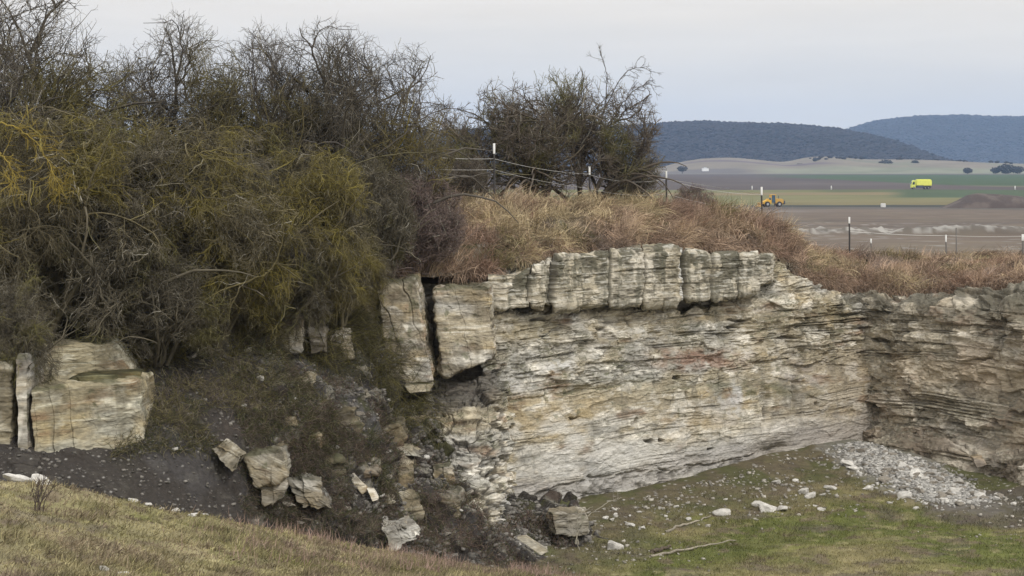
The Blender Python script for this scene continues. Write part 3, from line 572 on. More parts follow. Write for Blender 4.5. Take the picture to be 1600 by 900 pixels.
# ------------------------------------------------------------------ hills with woods
def hill(name, ridge, dr, d0, z0, zoff, label, colf, dback, n=(120, 700), rough=1.0):
    xs = np.array([r[0] for r in ridge], float); ys = np.array([r[1] for r in ridge], float)
    X = np.linspace(xs[0], xs[-1], n[1]); Yr_ = np.interp(X, xs, ys); Yr_ = blur(np.stack([Yr_]*3), 12)[0]
    zr = -(Yr_-HY)/F*dr
    t = np.linspace(0, 1, n[0])
    rows = []
    for tt in t:
        if tt < .7: q = tt/.7; d = d0+(dr-d0)*q; z = z0+(zr-z0)*(q*q*(3-2*q)*.6+.4*q)
        else: q = (tt-.7)/.3; d = dr+(dback-dr)*q; z = zr+(z0-40-zr)*q*q
        rows.append(np.stack([(X-800)/F*(dr*.5+d*.5), X*0+d, z+X*0], -1))
    P = np.array(rows); P[..., 2] += rough*fbm(P, dr*.05, 3, 121)*np.clip(t*3, 0, 1)[:, None]*np.clip((1-t)*3, .3, 1)[:, None]*dr*.0011
    o = link(name, mesh(name, P, [gridfaces(*P.shape[:2])[:, ::-1]], colf(P)), M_hill)
    tag(o, label, 'hill', kind='structure'); return P
def fcol(P): return mixc(np.zeros(P.shape, dtype=np.float32)+np.array([.024, .02, .02], dtype=np.float32), (.034, .028, .026), ss(-.2, .5, fbm(P, 120, 3, 122)))
H1 = hill('hill', [(-300, 225), (300, 215), (600, 212), (800, 203), (960, 200), (1040, 193), (1120, 193), (1230, 194), (1290, 199), (1340, 207), (1390, 220), (1430, 236), (1465, 254), (1500, 266)], 3600, 2900, -7, 0, 'dark wooded hill left of centre on the skyline', fcol, 4600)
H2 = hill('hill', [(1200, 250), (1290, 222), (1335, 201), (1370, 189), (1420, 185), (1500, 183), (1600, 186), (1750, 178), (2100, 190)], 6200, 5000, -14, 0, 'more distant blue wooded hill at the right skyline', fcol, 7500)
def pcol(P):
    X = 800+F*P[..., 0]/((P[..., 1]+2500)/2); v = np.linspace(0, 1, P.shape[0])[:, None]+X*0
    c = np.zeros(P.shape, dtype=np.float32)+np.array([.165, .14, .105], dtype=np.float32)
    c = mixc(c, (.10, .075, .08), ss(.05, .08, np.abs(v-.42-.00035*(1150-X)))*0+ss(.045, .02, np.abs(v-.47+.0007*(X-1180)))*ss(1030, 1100, X)*ss(1330, 1260, X))
    c = mixc(c, (.09, .08, .08), ss(.3, .2, v+.04*fbm(P, 120, 2, 5))*ss(1190, 1120, X)*.8)
    c = mixc(c, (.17, .19, .12), ss(1150, 1200, X)*ss(.35, .25, v)*.6)
    c = mixc(c, (.13, .14, .09), ss(.1, .5, fbm(P, 90, 3, 131))*ss(1230, 1300, X)*.6)
    return c
H3 = hill('hill', [(980, 272), (1020, 266), (1050, 256), (1090, 248), (1140, 245.5), (1180, 249), (1225, 254), (1262, 245), (1300, 244), (1350, 249), (1420, 249), (1480, 251), (1540, 254), (1600, 256), (1750, 262), (2000, 266)], 2560, 2200, -7.5, 0, 'pale bare foothill with field stripes below the woods', pcol, 2900, rough=.12)
# crowns covering the wooded hills: uncountable, one object per wood
def crowns(name, P, n, size, label, seed, tmax=.8, tmin=.08, mask=None):
    r = np.random.RandomState(seed); nr_, nc_ = P.shape[:2]
    i = (r.uniform(tmin, tmax, n)*(nr_-1)); j = r.rand(n)*(nc_-1)
    Q = P[i.astype(int), j.astype(int)]
    if mask is not None: Q = Q[mask(Q)]; n = len(Q)
    Q = Q+r.normal(size=Q.shape)*[size*.6, size*.6, 0]
    s = size*r.uniform(.6, 1.35, n)
    o = np.array([[1, 0, .35], [.3, .95, .45], [-.8, .6, .4], [-.8, -.6, .3], [.3, -.95, .4], [0, 0, .72], [0, 0, -.5]])
    V = Q[:, None]+o[None]*s[:, None, None]*np.array([.6, .6, .62])*r.uniform(.75, 1.25, (n, 7, 1))
    f = np.array([[0, 1, 5], [1, 2, 5], [2, 3, 5], [3, 4, 5], [4, 0, 5], [1, 0, 6], [2, 1, 6], [3, 2, 6], [4, 3, 6], [0, 4, 6]])
    Fa = (np.arange(n)[:, None, None]*7+f[None]).reshape(-1, 3)
    C = np.array([.024, .018, .018])*r.uniform(.9, 1.12, (n, 1))*np.ones((n, 3)); C = np.where(r.rand(n, 1) < .08, np.array([.022, .02, .018]), C)
    ob = link(name, mesh(name, V, [Fa], np.repeat(C, 7, 0), smooth=False), M_hill); tag(ob, label, 'wood', kind='stuff')
crowns('wood', H1, 42000, 8.5, 'leafless wood covering the nearer dark hill', 1)
crowns('wood', H3, 500, 6, 'scattered thickets on the pale foothill', 3, mask=lambda Q: (Q[:, 0]/Q[:, 1]*F+800 > 1210) & (fbm(Q, 160, 2, 8) > .05))
crowns('wood', H2, 34000, 12, 'leafless wood covering the farther blue hill', 2)

# ------------------------------------------------------------------ twigs
def nrm(a): return a/(np.linalg.norm(a, axis=-1, keepdims=True)+1e-9)
def grow(r, S, Dr, L, nseg, wander, grav):
    n = len(S); P = np.zeros((n, nseg+1, 3)); P[:, 0] = S; d = nrm(Dr); st = (L/nseg)[:, None]
    for k in range(nseg):
        d = nrm(d+r.normal(size=(n, 3))*wander+np.array([0, 0, 1])*grav*(k+1)/nseg)
        P[:, k+1] = P[:, k]+d*st
    return P
def children(r, P, k, lo, hi, spread, up=0.0):
    n, m = P.shape[:2]; t = r.uniform(lo, hi, (n, k))*(m-1); i = np.minimum(t.astype(int), m-2); f = (t-i)[..., None]
    a = P[np.arange(n)[:, None], i]; b = P[np.arange(n)[:, None], i+1]
    S = (a+(b-a)*f).reshape(-1, 3); d = nrm(b-a).reshape(-1, 3)
    q = r.normal(size=d.shape); q = nrm(q-(q*d).sum(1, keepdims=True)*d)
    ang = r.uniform(spread[0], spread[1], len(d))[:, None]
    D_ = d*np.cos(ang)+q*np.sin(ang)+np.array([0, 0, up])
    return S, D_, (t/(m-1)).ravel()
def tubes(P, r0, r1, sides=3):
    n, m = P.shape[:2]; tdir = nrm(np.gradient(P, axis=1)); ref = np.array([.31, .52, .79])
    a = nrm(np.cross(tdir, ref)); b = np.cross(tdir, a)
    rad = (r0[:, None]*(1-np.linspace(0, 1, m))+r1[:, None]*np.linspace(0, 1, m))
    th = np.arange(sides)*2*math.pi/sides
    V = P[:, :, None]+rad[:, :, None, None]*(a[:, :, None]*np.cos(th)[None, None, :, None]+b[:, :, None]*np.sin(th)[None, None, :, None])
    i = np.arange(n*m*sides).reshape(n, m, sides); j = np.roll(i, -1, 2)
    Fa = np.stack([i[:, :-1], j[:, :-1], j[:, 1:], i[:, 1:]], -1).reshape(-1, 4)
    return V.reshape(-1, 3), Fa
def inside(P, cx, rad, k=1.0):
    return (((P-cx)/rad)**2).sum(-1) < k
def shrub_meshes(seed, H, W, Dp, stems=8, n=(10, 8, 9, 5), droop=0.0, tw=(.006, .010), zc=.55, spread0=.7, colA=(.085, .075, .062), colB=(.16, .13, .03), lich=0.0, base=.35, ls=(.5, .26, .13, .055), trunk_r=.07, arch=-.25):
    r = np.random.RandomState(seed)
    cen = np.array([0, 0, H*zc]); rad = np.array([W/2, Dp/2, H*(1-zc)*1.02+0])
    radlow = np.array([W/2, Dp/2, H*zc*(1.05 if droop == 0 else 1.5)])
    def ins(P, k=1.0): return np.where(P[..., 2] > cen[2], inside(P, cen, rad, k), inside(P, cen, radlow, k))
    az = r.rand(stems)*6.283; S = np.stack([np.cos(az)*base*r.rand(stems), np.sin(az)*base*r.rand(stems), az*0], -1)
    lean = r.uniform(.15, 1, stems)*spread0
    D0 = np.stack([np.cos(az)*np.sin(lean)*W/H*1.2, np.sin(az)*np.sin(lean)*Dp/H*1.2, np.cos(lean)], -1)
    P0 = grow(r, S, D0, r.uniform(.75, 1.0, stems)*H*np.where(lean > .5, .85, 1), 12, .13, arch)
    T = [tubes(P0, np.full(stems, trunk_r), np.full(stems, trunk_r*.12), 6)]
    Pn = P0; out_ = []; lv = 0
    for k, l, sg in zip(n, ls, (9, 6, 4, 3)):
        S, D_, t = children(r, Pn, k, .18 if lv == 0 else .12, 1.0, (.35, 1.15), up=(.12 if droop == 0 else -.1*lv))
        ok = ins(S, 1.02); S, D_, t = S[ok], D_[ok], t[ok]
        L = l*H*r.uniform(.55, 1.15, len(S))*(1.05-.35*t)
        Pq = grow(r, S, D_, L, sg, .24+.05*lv, -droop*(.25+.15*lv)+(.05 if droop == 0 else 0))
        en = ins(Pq[:, -1], 1.12) | (r.rand(len(Pq)) < .10)
        Pq = Pq[en]; out_.append(Pq); Pn = Pq; lv += 1
    rr = [trunk_r*.42, trunk_r*.2, .0088, tw[0]*.85]
    V = []; Fs = []; C = []; o = 0
    for q, P in enumerate(out_):
        a = np.full(len(P), rr[q]); v, f = tubes(P, a*r.uniform(.7, 1.2, len(P)), a*.45, 3)
        # colour per branch: bark, grey or lichen clumps
        mid = P[:, P.shape[1]//2]; lm = ss(-.1, .45, fbm(mid, H*.22, 3, seed)+lich)
        lm = lm*r.uniform(.2, 1, len(P)) if lich > -.9 else lm*0
        cc = np.array(colA)*r.uniform(.6, 1.45, (len(P), 1)); pale = (r.rand(len(P), 1) < .06)
        cc = np.where(pale, np.array([.30, .28, .23]), cc)
        cc = cc*(1-lm[:, None])+np.array(colB)*r.uniform(.6, 1.5, (len(P), 1))*lm[:, None]
        V.append(v); Fs.append(f+o); C.append(np.repeat(cc, P.shape[1]*3, 0)); o += len(v)
    v0, f0 = T[0]; tm = mesh('trunk', v0, [f0], np.tile(np.array(colA)*.9, (len(v0), 1)))
    cm_ = mesh('crown', np.concatenate(V), [np.concatenate(Fs)], np.concatenate(C), smooth=False)
    tm.materials.append(M_twig); cm_.materials.append(M_twig)
    print('shrub', seed, len(cm_.polygons))
    return tm, cm_
SH = {
 'up1': (shrub_meshes(201, 6.5, 5.0, 4.2, stems=9, n=(12, 9, 8, 4), lich=-.1, trunk_r=.085, ls=(.5, .29, .15, .07), colA=(.092, .08, .062), colB=(.15, .13, .04)), 6.5),
 'up2': (shrub_meshes(202, 6.5, 4.6, 4.2, stems=10, n=(12, 9, 8, 4), lich=-.15, trunk_r=.085, ls=(.5, .29, .15, .07), colA=(.10, .088, .074)), 6.5),
 'dr1': (shrub_meshes(203, 5.2, 5.2, 4.0, stems=10, n=(12, 10, 9, 6), droop=.38, zc=.5, lich=.06, colA=(.112, .096, .06), colB=(.175, .145, .03), spread0=.9, arch=-.12, tw=(.0065, .01)), 5.2),
 'dr2': (shrub_meshes(204, 5.0, 4.6, 3.6, stems=10, n=(12, 10, 9, 6), droop=.34, zc=.5, lich=.05, colA=(.112, .098, .07), colB=(.13, .12, .035), spread0=.9, arch=-.12, tw=(.0065, .01)), 5.0),
 'br1': (shrub_meshes(205, 2.8, 3.0, 2.4, stems=22, n=(9, 9, 8, 4), lich=-.95, zc=.45, colA=(.17, .13, .115), colB=(.11, .10, .06), trunk_r=.018, spread0=1.0, arch=-.08, tw=(.005, .01)), 2.8),
 'far': (shrub_meshes(206, 4.0, 4.6, 3.4, stems=9, n=(11, 8, 6, 4), lich=-.05, zc=.5, colA=(.12, .10, .08), colB=(.13, .125, .04), spread0=1.0), 4.0),
}
def shrub(kind, px, py, d, h, label, wx=1.0, wy=1.0, rz=0.0, name='shrub', cat='shrub', group='leafless shrubs along the quarry edge', lean=0.0):
    (tm, cm_), H = SH[kind]; e_ = empty(name, at(px, py, d)-np.array([0, 0, .15]), rz); s = h/H; e_.scale = (s*wx, s*wy, s)
    e_.rotation_euler.y = lean
    tag(e_, label, cat, group); link('trunk', tm, None, e_); link('crown', cm_, None, e_); return e_
def m2(px, d): return px/F*d
shrub('up1', 40, 440, 48, 7.9, 'tallest leafless shrub, running out of the top left corner', 1.1, 1, .4)
shrub('up2', -70, 470, 45, 7.6, 'leafless shrub cut off by the left edge behind the yellow twigs', 1.1, 1, 1.4)
shrub('up2', 160, 420, 50, 6.0, 'lower leafless shrub under the dip in the skyline between two tall ones', 1.1, 1, 2.2)
shrub('up1', 292, 415, 51, 6.8, 'leafless shrub with the round skyline bump second from the left', .85, 1, 2.0)
shrub('up2', 405, 410, 51.5, 6.8, 'leafless shrub with open arching top right of the round bump', .85, 1, 3.3)
shrub('up1', 500, 420, 51, 6.7, 'leafless shrub with one long curved branch on its top', .85, 1, 4.3)
shrub('up2', 590, 410, 51.5, 6.5, 'rightmost tall leafless shrub of the dense thicket', .85, 1, 5.0)
shrub('dr1', 60, 520, 42.0, 5.3, 'drooping shrub with bright ochre lichen at the left edge', 1.1, 1, .3)
shrub('dr2', 190, 520, 43.2, 5.6, 'drooping olive shrub hanging over the stacked boulders', 1.1, 1, 1.5)
shrub('dr1', 300, 515, 44.3, 5.2, 'drooping yellow brown shrub over the top of the dark scree', 1.1, 1, 2.6)
shrub('dr2', 392, 470, 46.5, 4.6, 'grey green drooping shrub in the middle of the thicket', 1.0, 1, 3.9)
shrub('dr1', 480, 480, 46.3, 4.2, 'drooping ochre shrub above the small rock columns', .95, 1, 5.3)
shrub('dr2', 560, 440, 49, 3.9, 'low drooping shrub hanging above the tall jointed columns', .9, 1, .9)
shrub('dr2', 120, 470, 43.6, 4.6, 'grey olive tangle hanging just above the stacked pale boulder', 1.2, 1, 4.4)
shrub('dr2', 250, 560, 42.6, 3.0, 'low olive tangle reaching down the dark scree right of the boulders', 1.3, 1, 5.9)
shrub('dr1', 330, 540, 44, 3.0, 'low ochre tangle beside the grey gully on the upper slope', 1.2, 1, .8)
shrub('dr2', 430, 500, 45.6, 3.2, 'low grey tangle over the small rock columns', 1.1, 1, 2.9)
shrub('dr1', 530, 500, 47.2, 2.6, 'small ochre tangle left of the jointed columns', 1.1, 1, 4.0)
shrub('dr2', 15, 590, 38.9, 2.6, 'low grey tangle hanging over the whitish boulder at the left edge', 1.0, .8, 3.0)
shrub('br1', 605, 425, 50.9, 3.0, 'fine reddish grey brush on the edge above the jointed columns', 1.0, 1, .5)
shrub('br1', 655, 420, 51.6, 2.9, 'purplish grey rounded brush where the thicket meets the dry grass', 1.0, 1, 1.9)
shrub('br1', 540, 430, 50, 2.6, 'dark fine brush under the right half of the thicket', 1.2, 1, 3.9)
shrub('far', 752, 322, 60.5, 4.2, 'dense leafless shrub on the bank right of the first fence post', .85, 1, .3, group='separate shrubs on the bank')
shrub('far', 838, 322, 60.8, 5.0, 'middle leafless shrub of the free standing clump on the bank', 1.0, 1, 1.3, group='separate shrubs on the bank')
shrub('far', 918, 325, 61, 5.0, 'leafless shrub with long bent top branches above the second fence post', .9, 1, 2.9, group='separate shrubs on the bank', lean=.1)
shrub('far', 985, 325, 61.8, 2.5, 'lower greenish shrub sloping down beside the third fence post', 1.1, 1, 4.1, group='separate shrubs on the bank')
shrub('far', 735, 332, 58.5, 2.5, 'olive shrub between the thicket and the first fence post', .9, 1, 5.2, group='separate shrubs on the bank')
shrub('br1', 1085, 345, 66, 1.5, 'thin grey brush right of the third fence post', 1.2, 1, 2.2, group='separate shrubs on the bank')
# a few long sprays that leave the crowns
def spray(pts, r0, label, cat='branch', col=(.085, .075, .065), side=14, sl=.45, seed=0, name='branch'):
    r = np.random.RandomState(seed+900); P = np.array([at(*p) for p in pts]); k = len(P)
    t = np.linspace(0, k-1, 24); Q = np.stack([np.interp(t, range(k), P[:, i]) for i in range(3)], -1)
    Q = blur(np.repeat(Q[:, None], 3, 1), 2)[:, 1]; Q[0] = P[0]; Q += r.normal(size=Q.shape)*.012
    A = Q[None]; V, Fa = tubes(A, np.array([r0]), np.array([.006]), 5); Vs = [V]; Fs = [Fa]; o = len(V); Pn = A
    for kk, l, sg, rad in ((side, sl, 5, .009), (5, sl*.4, 3, .006)):
        S, D_, tt = children(r, Pn, kk, .2, 1, (.4, 1.1), .05); Pn = grow(r, S, D_, l*r.uniform(.5, 1.2, len(S)), sg, .2, 0)
        v, f = tubes(Pn, np.full(len(Pn), rad), np.full(len(Pn), rad*.5), 3); Vs.append(v); Fs.append(f+o); o += len(v)
    V = np.concatenate(Vs); org = P[0]
    ob = link(name, mesh(name, V-org, [np.concatenate(Fs)], np.tile(np.array(col), (len(V), 1)), smooth=False), M_twig, loc=org)
    return tag(ob, label, cat)
spray([(520, 150, 50), (510, 118, 50), (505, 90, 50), (490, 68, 50), (462, 60, 50), (430, 72, 50)], .022, 'long bare branch curving to the left above the thicket skyline', seed=1)
spray([(590, 240, 50), (640, 205, 50.2), (668, 178, 50.3), (700, 168, 50.5), (722, 172, 50.6)], .02, 'bare branch reaching right from the thicket towards the free standing clump', seed=2)
spray([(500, 290, 47), (560, 252, 47.5), (620, 240, 48), (680, 238, 49), (715, 250, 50)], .022, 'mossy arching branch crossing in front of the brush', col=(.085, .075, .04), seed=3)
spray([(930, 230, 60), (943, 180, 60), (950, 130, 60), (945, 100, 60), (938, 84, 60)], .024, 'thin upright branch rising highest above the free standing clump', seed=4)
spray([(930, 200, 60), (955, 150, 60), (975, 112, 60), (1000, 104, 60), (1012, 108, 60)], .02, 'bent branch pointing right at the top of the free standing clump', seed=5)
spray([(940, 210, 60), (970, 165, 60), (990, 140, 60), (1008, 132, 60), (1022, 133, 60)], .018, 'second bent branch pointing right just below the top one', seed=6)
spray([(-5, 190, 40), (30, 200, 40), (60, 225, 40), (80, 262, 40), (95, 300, 40)], .016, 'bright ochre lichen covered branch hanging in at the left edge', col=(.25, .19, .045), side=40, sl=.6, seed=7)
spray([(-10, 230, 39.6), (10, 250, 39.6), (25, 280, 39.6), (14, 290, 39.6)], .014, 'shorter yellow lichen branch below the bright ochre one', col=(.26, .20, .05), side=26, sl=.5, seed=8)
spray([(900, 850, 45.6), (905, 820, 45.8), (925, 800, 46), (950, 785, 46.4), (975, 776, 46.8)], .02, 'pale bare stem arching over the floor right of the flat topped rock', col=(.25, .23, .18), side=6, sl=.3, seed=9)
spray([(905, 860, 45.2), (900, 830, 45.4), (902, 805, 45.6), (930, 790, 46)], .014, 'thinner pale stem arching beside the flat topped rock', col=(.24, .22, .17), side=5, sl=.3, seed=10)

# ------------------------------------------------------------------ grass and undergrowth (uncountable)
def blades(r, S, Dr, L, Wd, bend, col, nseg=3):
    n = len(S); d = nrm(Dr); P = np.zeros((n, nseg+1, 3)); P[:, 0] = S
    for k in range(nseg):
        d = nrm(d+bend*(.35+.5*k)); P[:, k+1] = P[:, k]+d*(L/nseg)[:, None]
    sdv = nrm(np.cross(d, np.array([0, 1., .2])+r.normal(size=(n, 3))*.5))
    wv = Wd[:, None]*np.array([1, .9, .6, .15])[None, :nseg+1] if nseg == 3 else Wd[:, None]*np.array([1, .8, .15])
    V = np.stack([P-sdv[:, None]*wv[..., None], P+sdv[:, None]*wv[..., None]], 2)
    i = np.arange(n*(nseg+1)*2).reshape(n, nseg+1, 2)
    Fa = np.stack([i[:, :-1, 0], i[:, :-1, 1], i[:, 1:, 1], i[:, 1:, 0]], -1).reshape(-1, 4)
    return V.reshape(-1, 3), Fa, np.repeat(col, (nseg+1)*2, 0)
def stuff(name, V, Fa, C, label, cat, m=None):
    o = link(name, mesh(name, V, [Fa], C, smooth=False), m or M_grass); return tag(o, label, cat, kind='stuff')
r = np.random.RandomState(31)
# dry swathes on the bank
nt_ = 7000
jj = r.rand(nt_)*(Pk.shape[1]-1)*.78+(Pk.shape[1]-1)*.22; ii = (r.rand(nt_)**1.15)*150+1
ii = ii.astype(int); jj = jj.astype(int); T0 = Pk[ii, jj]; TN = nk[ii, jj]
kp = ~((T0[:, 0] < at(700, 0, 55)[0]) & (r.rand(nt_) < .5)); ii, jj, T0, TN = ii[kp], jj[kp], T0[kp], TN[kp]
nb = 40
flow = np.stack([.75+.9*fbm(T0, 2.2, 2, 141), -.55+.5*fbm(T0, 1.6, 2, 142), -.15+0*T0[:, 0]], -1)
tuftL = (.40+.38*r.rand(len(T0)))*(1+.45*fbm(T0, 1.4, 2, 143)); tuftL *= np.where(T0[:, 0] > at(1240, 0, 63)[0], .72, 1)
base_c = mixc(np.zeros((len(T0), 3))+np.array([.39, .285, .205]), (.45, .365, .225), ss(0, .5, fbm(T0, 1.8, 3, 144)+.45*(T0[:, 2] > -1.75)))
base_c = mixc(base_c, (.28, .19, .14), ss(-.05, .45, fbm(T0, 1.1, 3, 145))); base_c = mixc(base_c, (.14, .13, .05), ss(.35, .6, fbm(T0, 1.0, 3, 146))*.8)
base_c = mixc(base_c, (.18, .15, .135), ss(.35, .6, fbm(T0, .8, 3, 147))*.7)
S = np.repeat(T0, nb, 0)+r.normal(size=(len(T0)*nb, 3))*[.13, .13, .03]; S[:, 2] -= .05
Dd = np.repeat(nrm(TN*0+[0, 0, 1])*.8+flow*.10+r.normal(size=flow.shape)*.35, nb, 0)+r.normal(size=(len(S), 3))*.35
bend = np.repeat(flow*.45+r.normal(size=flow.shape)*.95, nb, 0)*.5+np.array([0, 0, -.34])+r.normal(size=(len(S), 3))*.14
V, Fa, C = blades(r, S, Dd, np.repeat(tuftL, nb)*r.uniform(.6, 1.3, len(S)), r.uniform(.004, .009, len(S)), bend, np.repeat(base_c*r.uniform(.45, 1.35, (len(T0), 1)), nb, 0)*r.uniform(.6, 1.4, (len(S), 1)))
i0 = r.randint(0, 9, 1700); j0 = (r.uniform(.40, .998, 1700)*(Pk.shape[1]-1)).astype(int); T1 = Pk[i0, j0]; T1 = T1[(fbm(T1, .9, 3, 148) > -.05) | (T1[:, 0] > 9)]; n1 = len(T1)
S1 = np.repeat(T1, 26, 0)+r.normal(size=(n1*26, 3))*[.12, .08, .03]
V1, F1, C1 = blades(r, S1, np.array([.1, -.6, .5])+r.normal(size=S1.shape)*.4, r.uniform(.25, .6, len(S1)), r.uniform(.004, .008, len(S1)), np.array([.1, -.1, -.6])+r.normal(size=S1.shape)*.15, np.array([.30, .215, .155])*np.repeat(r.uniform(.5, 1.3, (n1, 1)), 26, 0)*r.uniform(.6, 1.4, (len(S1), 1)))
Fa = np.concatenate([Fa, F1+len(V)]); V = np.concatenate([V, V1]); C = np.concatenate([C, C1])
stuff('grass', V, Fa, C, 'long dry reddish tan grass flopping over the bank and cliff edge', 'grass')
# meadow sward
n_ = 300000
i_ = 200+(r.rand(n_)**.8)*(Pg.shape[0]-260); j_ = r.rand(n_)*(Pg.shape[1]-1)
S = Pg[i_.astype(int), j_.astype(int)]+r.normal(size=(n_, 3))*[.04, .04, 0]; ok = (S[:, 1] > 22) & (S[:, 0] > -10.5) & (S[:, 0] < 7); S = S[ok]
tu = ss(.0, .6, fbm(S, .55, 3, 151)); L = .04+.13*tu+.04*r.rand(len(S))
gcol = cg[i_.astype(int), j_.astype(int)][ok]*1.15
gcol = mixc(gcol, (.21, .16, .12), ss(.1, .5, fbm(S, .7, 3, 152))*.7)
V, Fa, C = blades(r, S, np.array([.3, 0, 1.])+r.normal(size=S.shape)*.55, L, r.uniform(.003, .009, len(S)), r.normal(size=S.shape)*.25+[.2, 0, -.25], gcol*(1-.35*ss(.1, .6, fbm(S, .4, 3, 153)))[:, None]*r.uniform(.5, 1.55, (len(S), 1)), 2)
stuff('grass', V, Fa, C, 'short matted tan and moss green meadow grass in the foreground', 'grass')
# floor sward
n_ = 220000
i_ = (r.rand(n_)*(Pf.shape[0]-1)).astype(int); j_ = (r.rand(n_)*(Pf.shape[1]*.72)).astype(int)
S = Pf[i_, j_]+r.normal(size=(n_, 3))*[.03, .03, 0]; ok = (dwf[i_, j_] > .3+3.2*r.rand(n_)**.7) & (S[:, 1] > 40) & (ff[i_, j_] < .05) & (gy[i_, j_] < 60); S = S[ok]
V, Fa, C = blades(r, S, np.array([.1, 0, 1.])+r.normal(size=S.shape)*.5, .04+.07*ss(0, .6, fbm(S, .6, 3, 161))+.03*r.rand(len(S)), r.uniform(.004, .008, len(S)), r.normal(size=S.shape)*.25+[0, 0, -.2], cf[i_, j_][ok]*1.12*r.uniform(.65, 1.4, (len(S), 1)), 2)
stuff('grass', V, Fa, C, 'short mossy grass on the quarry floor', 'grass')
# undergrowth twigs and creepers on the slope
def under(name, n, sel, L, col, label, seed, cat='undergrowth', up=(.3, 1), rad=.006, wander=.35, g=-.2, clump=.8, thr=-.1):
    r = np.random.RandomState(seed); i = ((V0+(1-V0)*r.uniform(sel[2], sel[3], n))*(Ps.shape[0]-1)).astype(int); j = (r.uniform(sel[0], sel[1], n)*(Ps.shape[1]-1)).astype(int)
    S = Ps[i, j]+r.normal(size=(n, 3))*.02; k = fbm(S, clump, 3, seed) > thr; S = S[k]; nn = ns[i, j][k]
    P = grow(r, S, nn*r.uniform(*up, (len(S), 1))+r.normal(size=S.shape)*.8, L*r.uniform(.4, 1.3, len(S)), 4, wander, g)
    v, f = tubes(P, np.full(len(P), rad), np.full(len(P), rad*.5), 3)
    ca = np.array(col); cc = ca[r.randint(len(ca), size=len(P))]*r.uniform(.6, 1.4, (len(P), 1))
    o = link(name, mesh(name, v, [f], np.repeat(cc, 15, 0), smooth=False), M_twig); tag(o, label, cat, kind='stuff')
under('undergrowth', 40000, (.30, .80, .0, .75), .36, [(.09, .085, .04), (.12, .105, .04), (.08, .07, .055), (.20, .175, .11), (.06, .07, .03)], 'tangled creepers and dead stems on the upper slope', 1, thr=.08, up=(.1, .6))
under('undergrowth', 9000, (.28, .5, .2, .7), .42, [(.15, .13, .06), (.12, .10, .08)], 'thin creepers trailing on the dark scree beside the boulders', 5, thr=.1)
under('undergrowth', 42000, (.50, .97, .40, .99), .27, [(.13, .09, .075), (.10, .08, .06), (.19, .14, .11), (.09, .095, .04)], 'reddish brown dead weeds along the foot of the slope', 2, up=(.3, 1.0), rad=.005, thr=.05)
under('undergrowth', 17000, (.30, .72, .0, .36), 1.05, [(.11, .10, .045), (.15, .13, .045), (.09, .08, .06)], 'long thin twigs trailing down from the bushes over the upper slope', 7, up=(.3, .9), rad=.006, g=-.45, thr=-.1)
under('undergrowth', 16000, (.45, .68, .62, .99), .30, [(.13, .10, .08), (.10, .085, .06), (.18, .145, .11), (.08, .09, .035)], 'low brown and green weeds growing round the tilted slabs', 9, up=(.3, 1.0), rad=.005, thr=-.15)
under('undergrowth', 9000, (.02, .35, .0, .3), .6, [(.08, .07, .045), (.05, .045, .04)], 'dark bramble tangle behind the big boulders', 3)
# reddish weed fringe along the meadow edge
n_ = 16000; i_ = (r.uniform(.78, .93, n_)*(Pg.shape[0]-1)).astype(int); j_ = (r.rand(n_)*(Pg.shape[1]-1)).astype(int); S = Pg[i_, j_]
xx = 800+F*S[:, 0]/S[:, 1]; ok = (xx+90*fbm(S, .5, 3, 172)+60*r.normal(size=n_) > 400) & (xx < 1050) & (fbm(S, .8, 2, 171) > -.1); S = S[ok]
V, Fa, C = blades(r, S, np.array([.1, 0, 1.])+r.normal(size=S.shape)*.35, r.uniform(.1, .34, len(S)), np.full(len(S), .0045), r.normal(size=S.shape)*.15, np.array([.27, .19, .155])*r.uniform(.5, 1.5, (len(S), 1)), 2)
stuff('undergrowth', V, Fa, C, 'thin reddish weed stalks fringing the foreground meadow', 'undergrowth')

# ------------------------------------------------------------------ loose stones
def rock_mesh(seed, n=10):
    r = np.random.RandomState(seed)
    if n not in CG: CG[n] = cube_grid(n)
    U, Fc = CG[n]; P = U/((np.abs(U)**3.5).sum(1)**(1/3.5))[:, None]
    for _ in range(7):          # broken planes
        nn = r.normal(size=3); nn /= np.linalg.norm(nn); h = r.uniform(.55, .85); d = P@nn; P = P-np.outer(np.maximum(0, d-h), nn)
    P = P*(1+.12*fbm(P+seed*3, .7, 3, seed)[:, None]); C = np.array([.50, .48, .44])*(1+.25*fbm(P+seed, .5, 3, seed+2))[:, None]*np.ones((1, 3))
    P[:, 2] *= .62; return mesh('stone', P*.5, [Fc], C, smooth=False)
RM = [rock_mesh(s) for s in range(300, 312)]
RMd = []
for i in range(12):
    m_ = RM[i].copy(); a = m_.color_attributes['Col']; q = np.zeros(len(m_.vertices)*4, dtype=np.float32); a.data.foreach_get('color', q); q = q.reshape(-1, 4)*[.48, .45, .41, 1]; a.data.foreach_set('color', q.astype(np.float32).ravel()); RMd.append(m_)
for m_ in RM+RMd: m_.materials.append(M_rock)
def stone(p, w_, label, group=None, dark=False, rr=random.Random(5), flat_=1.0, zs=0.0):
    m_ = rr.choice(RMd if dark else RM); o = link('stone', m_, None); o.location = (p[0], p[1], p[2]+w_*.10+zs)
    o.scale = (w_*rr.uniform(.9, 1.2), w_*rr.uniform(.6, 1.0), w_*rr.uniform(.6, .95)*flat_); o.rotation_euler = (rr.uniform(-.3, .3), rr.uniform(-.3, .3), rr.uniform(0, 6.28))
    return tag(o, label, 'stone', group)
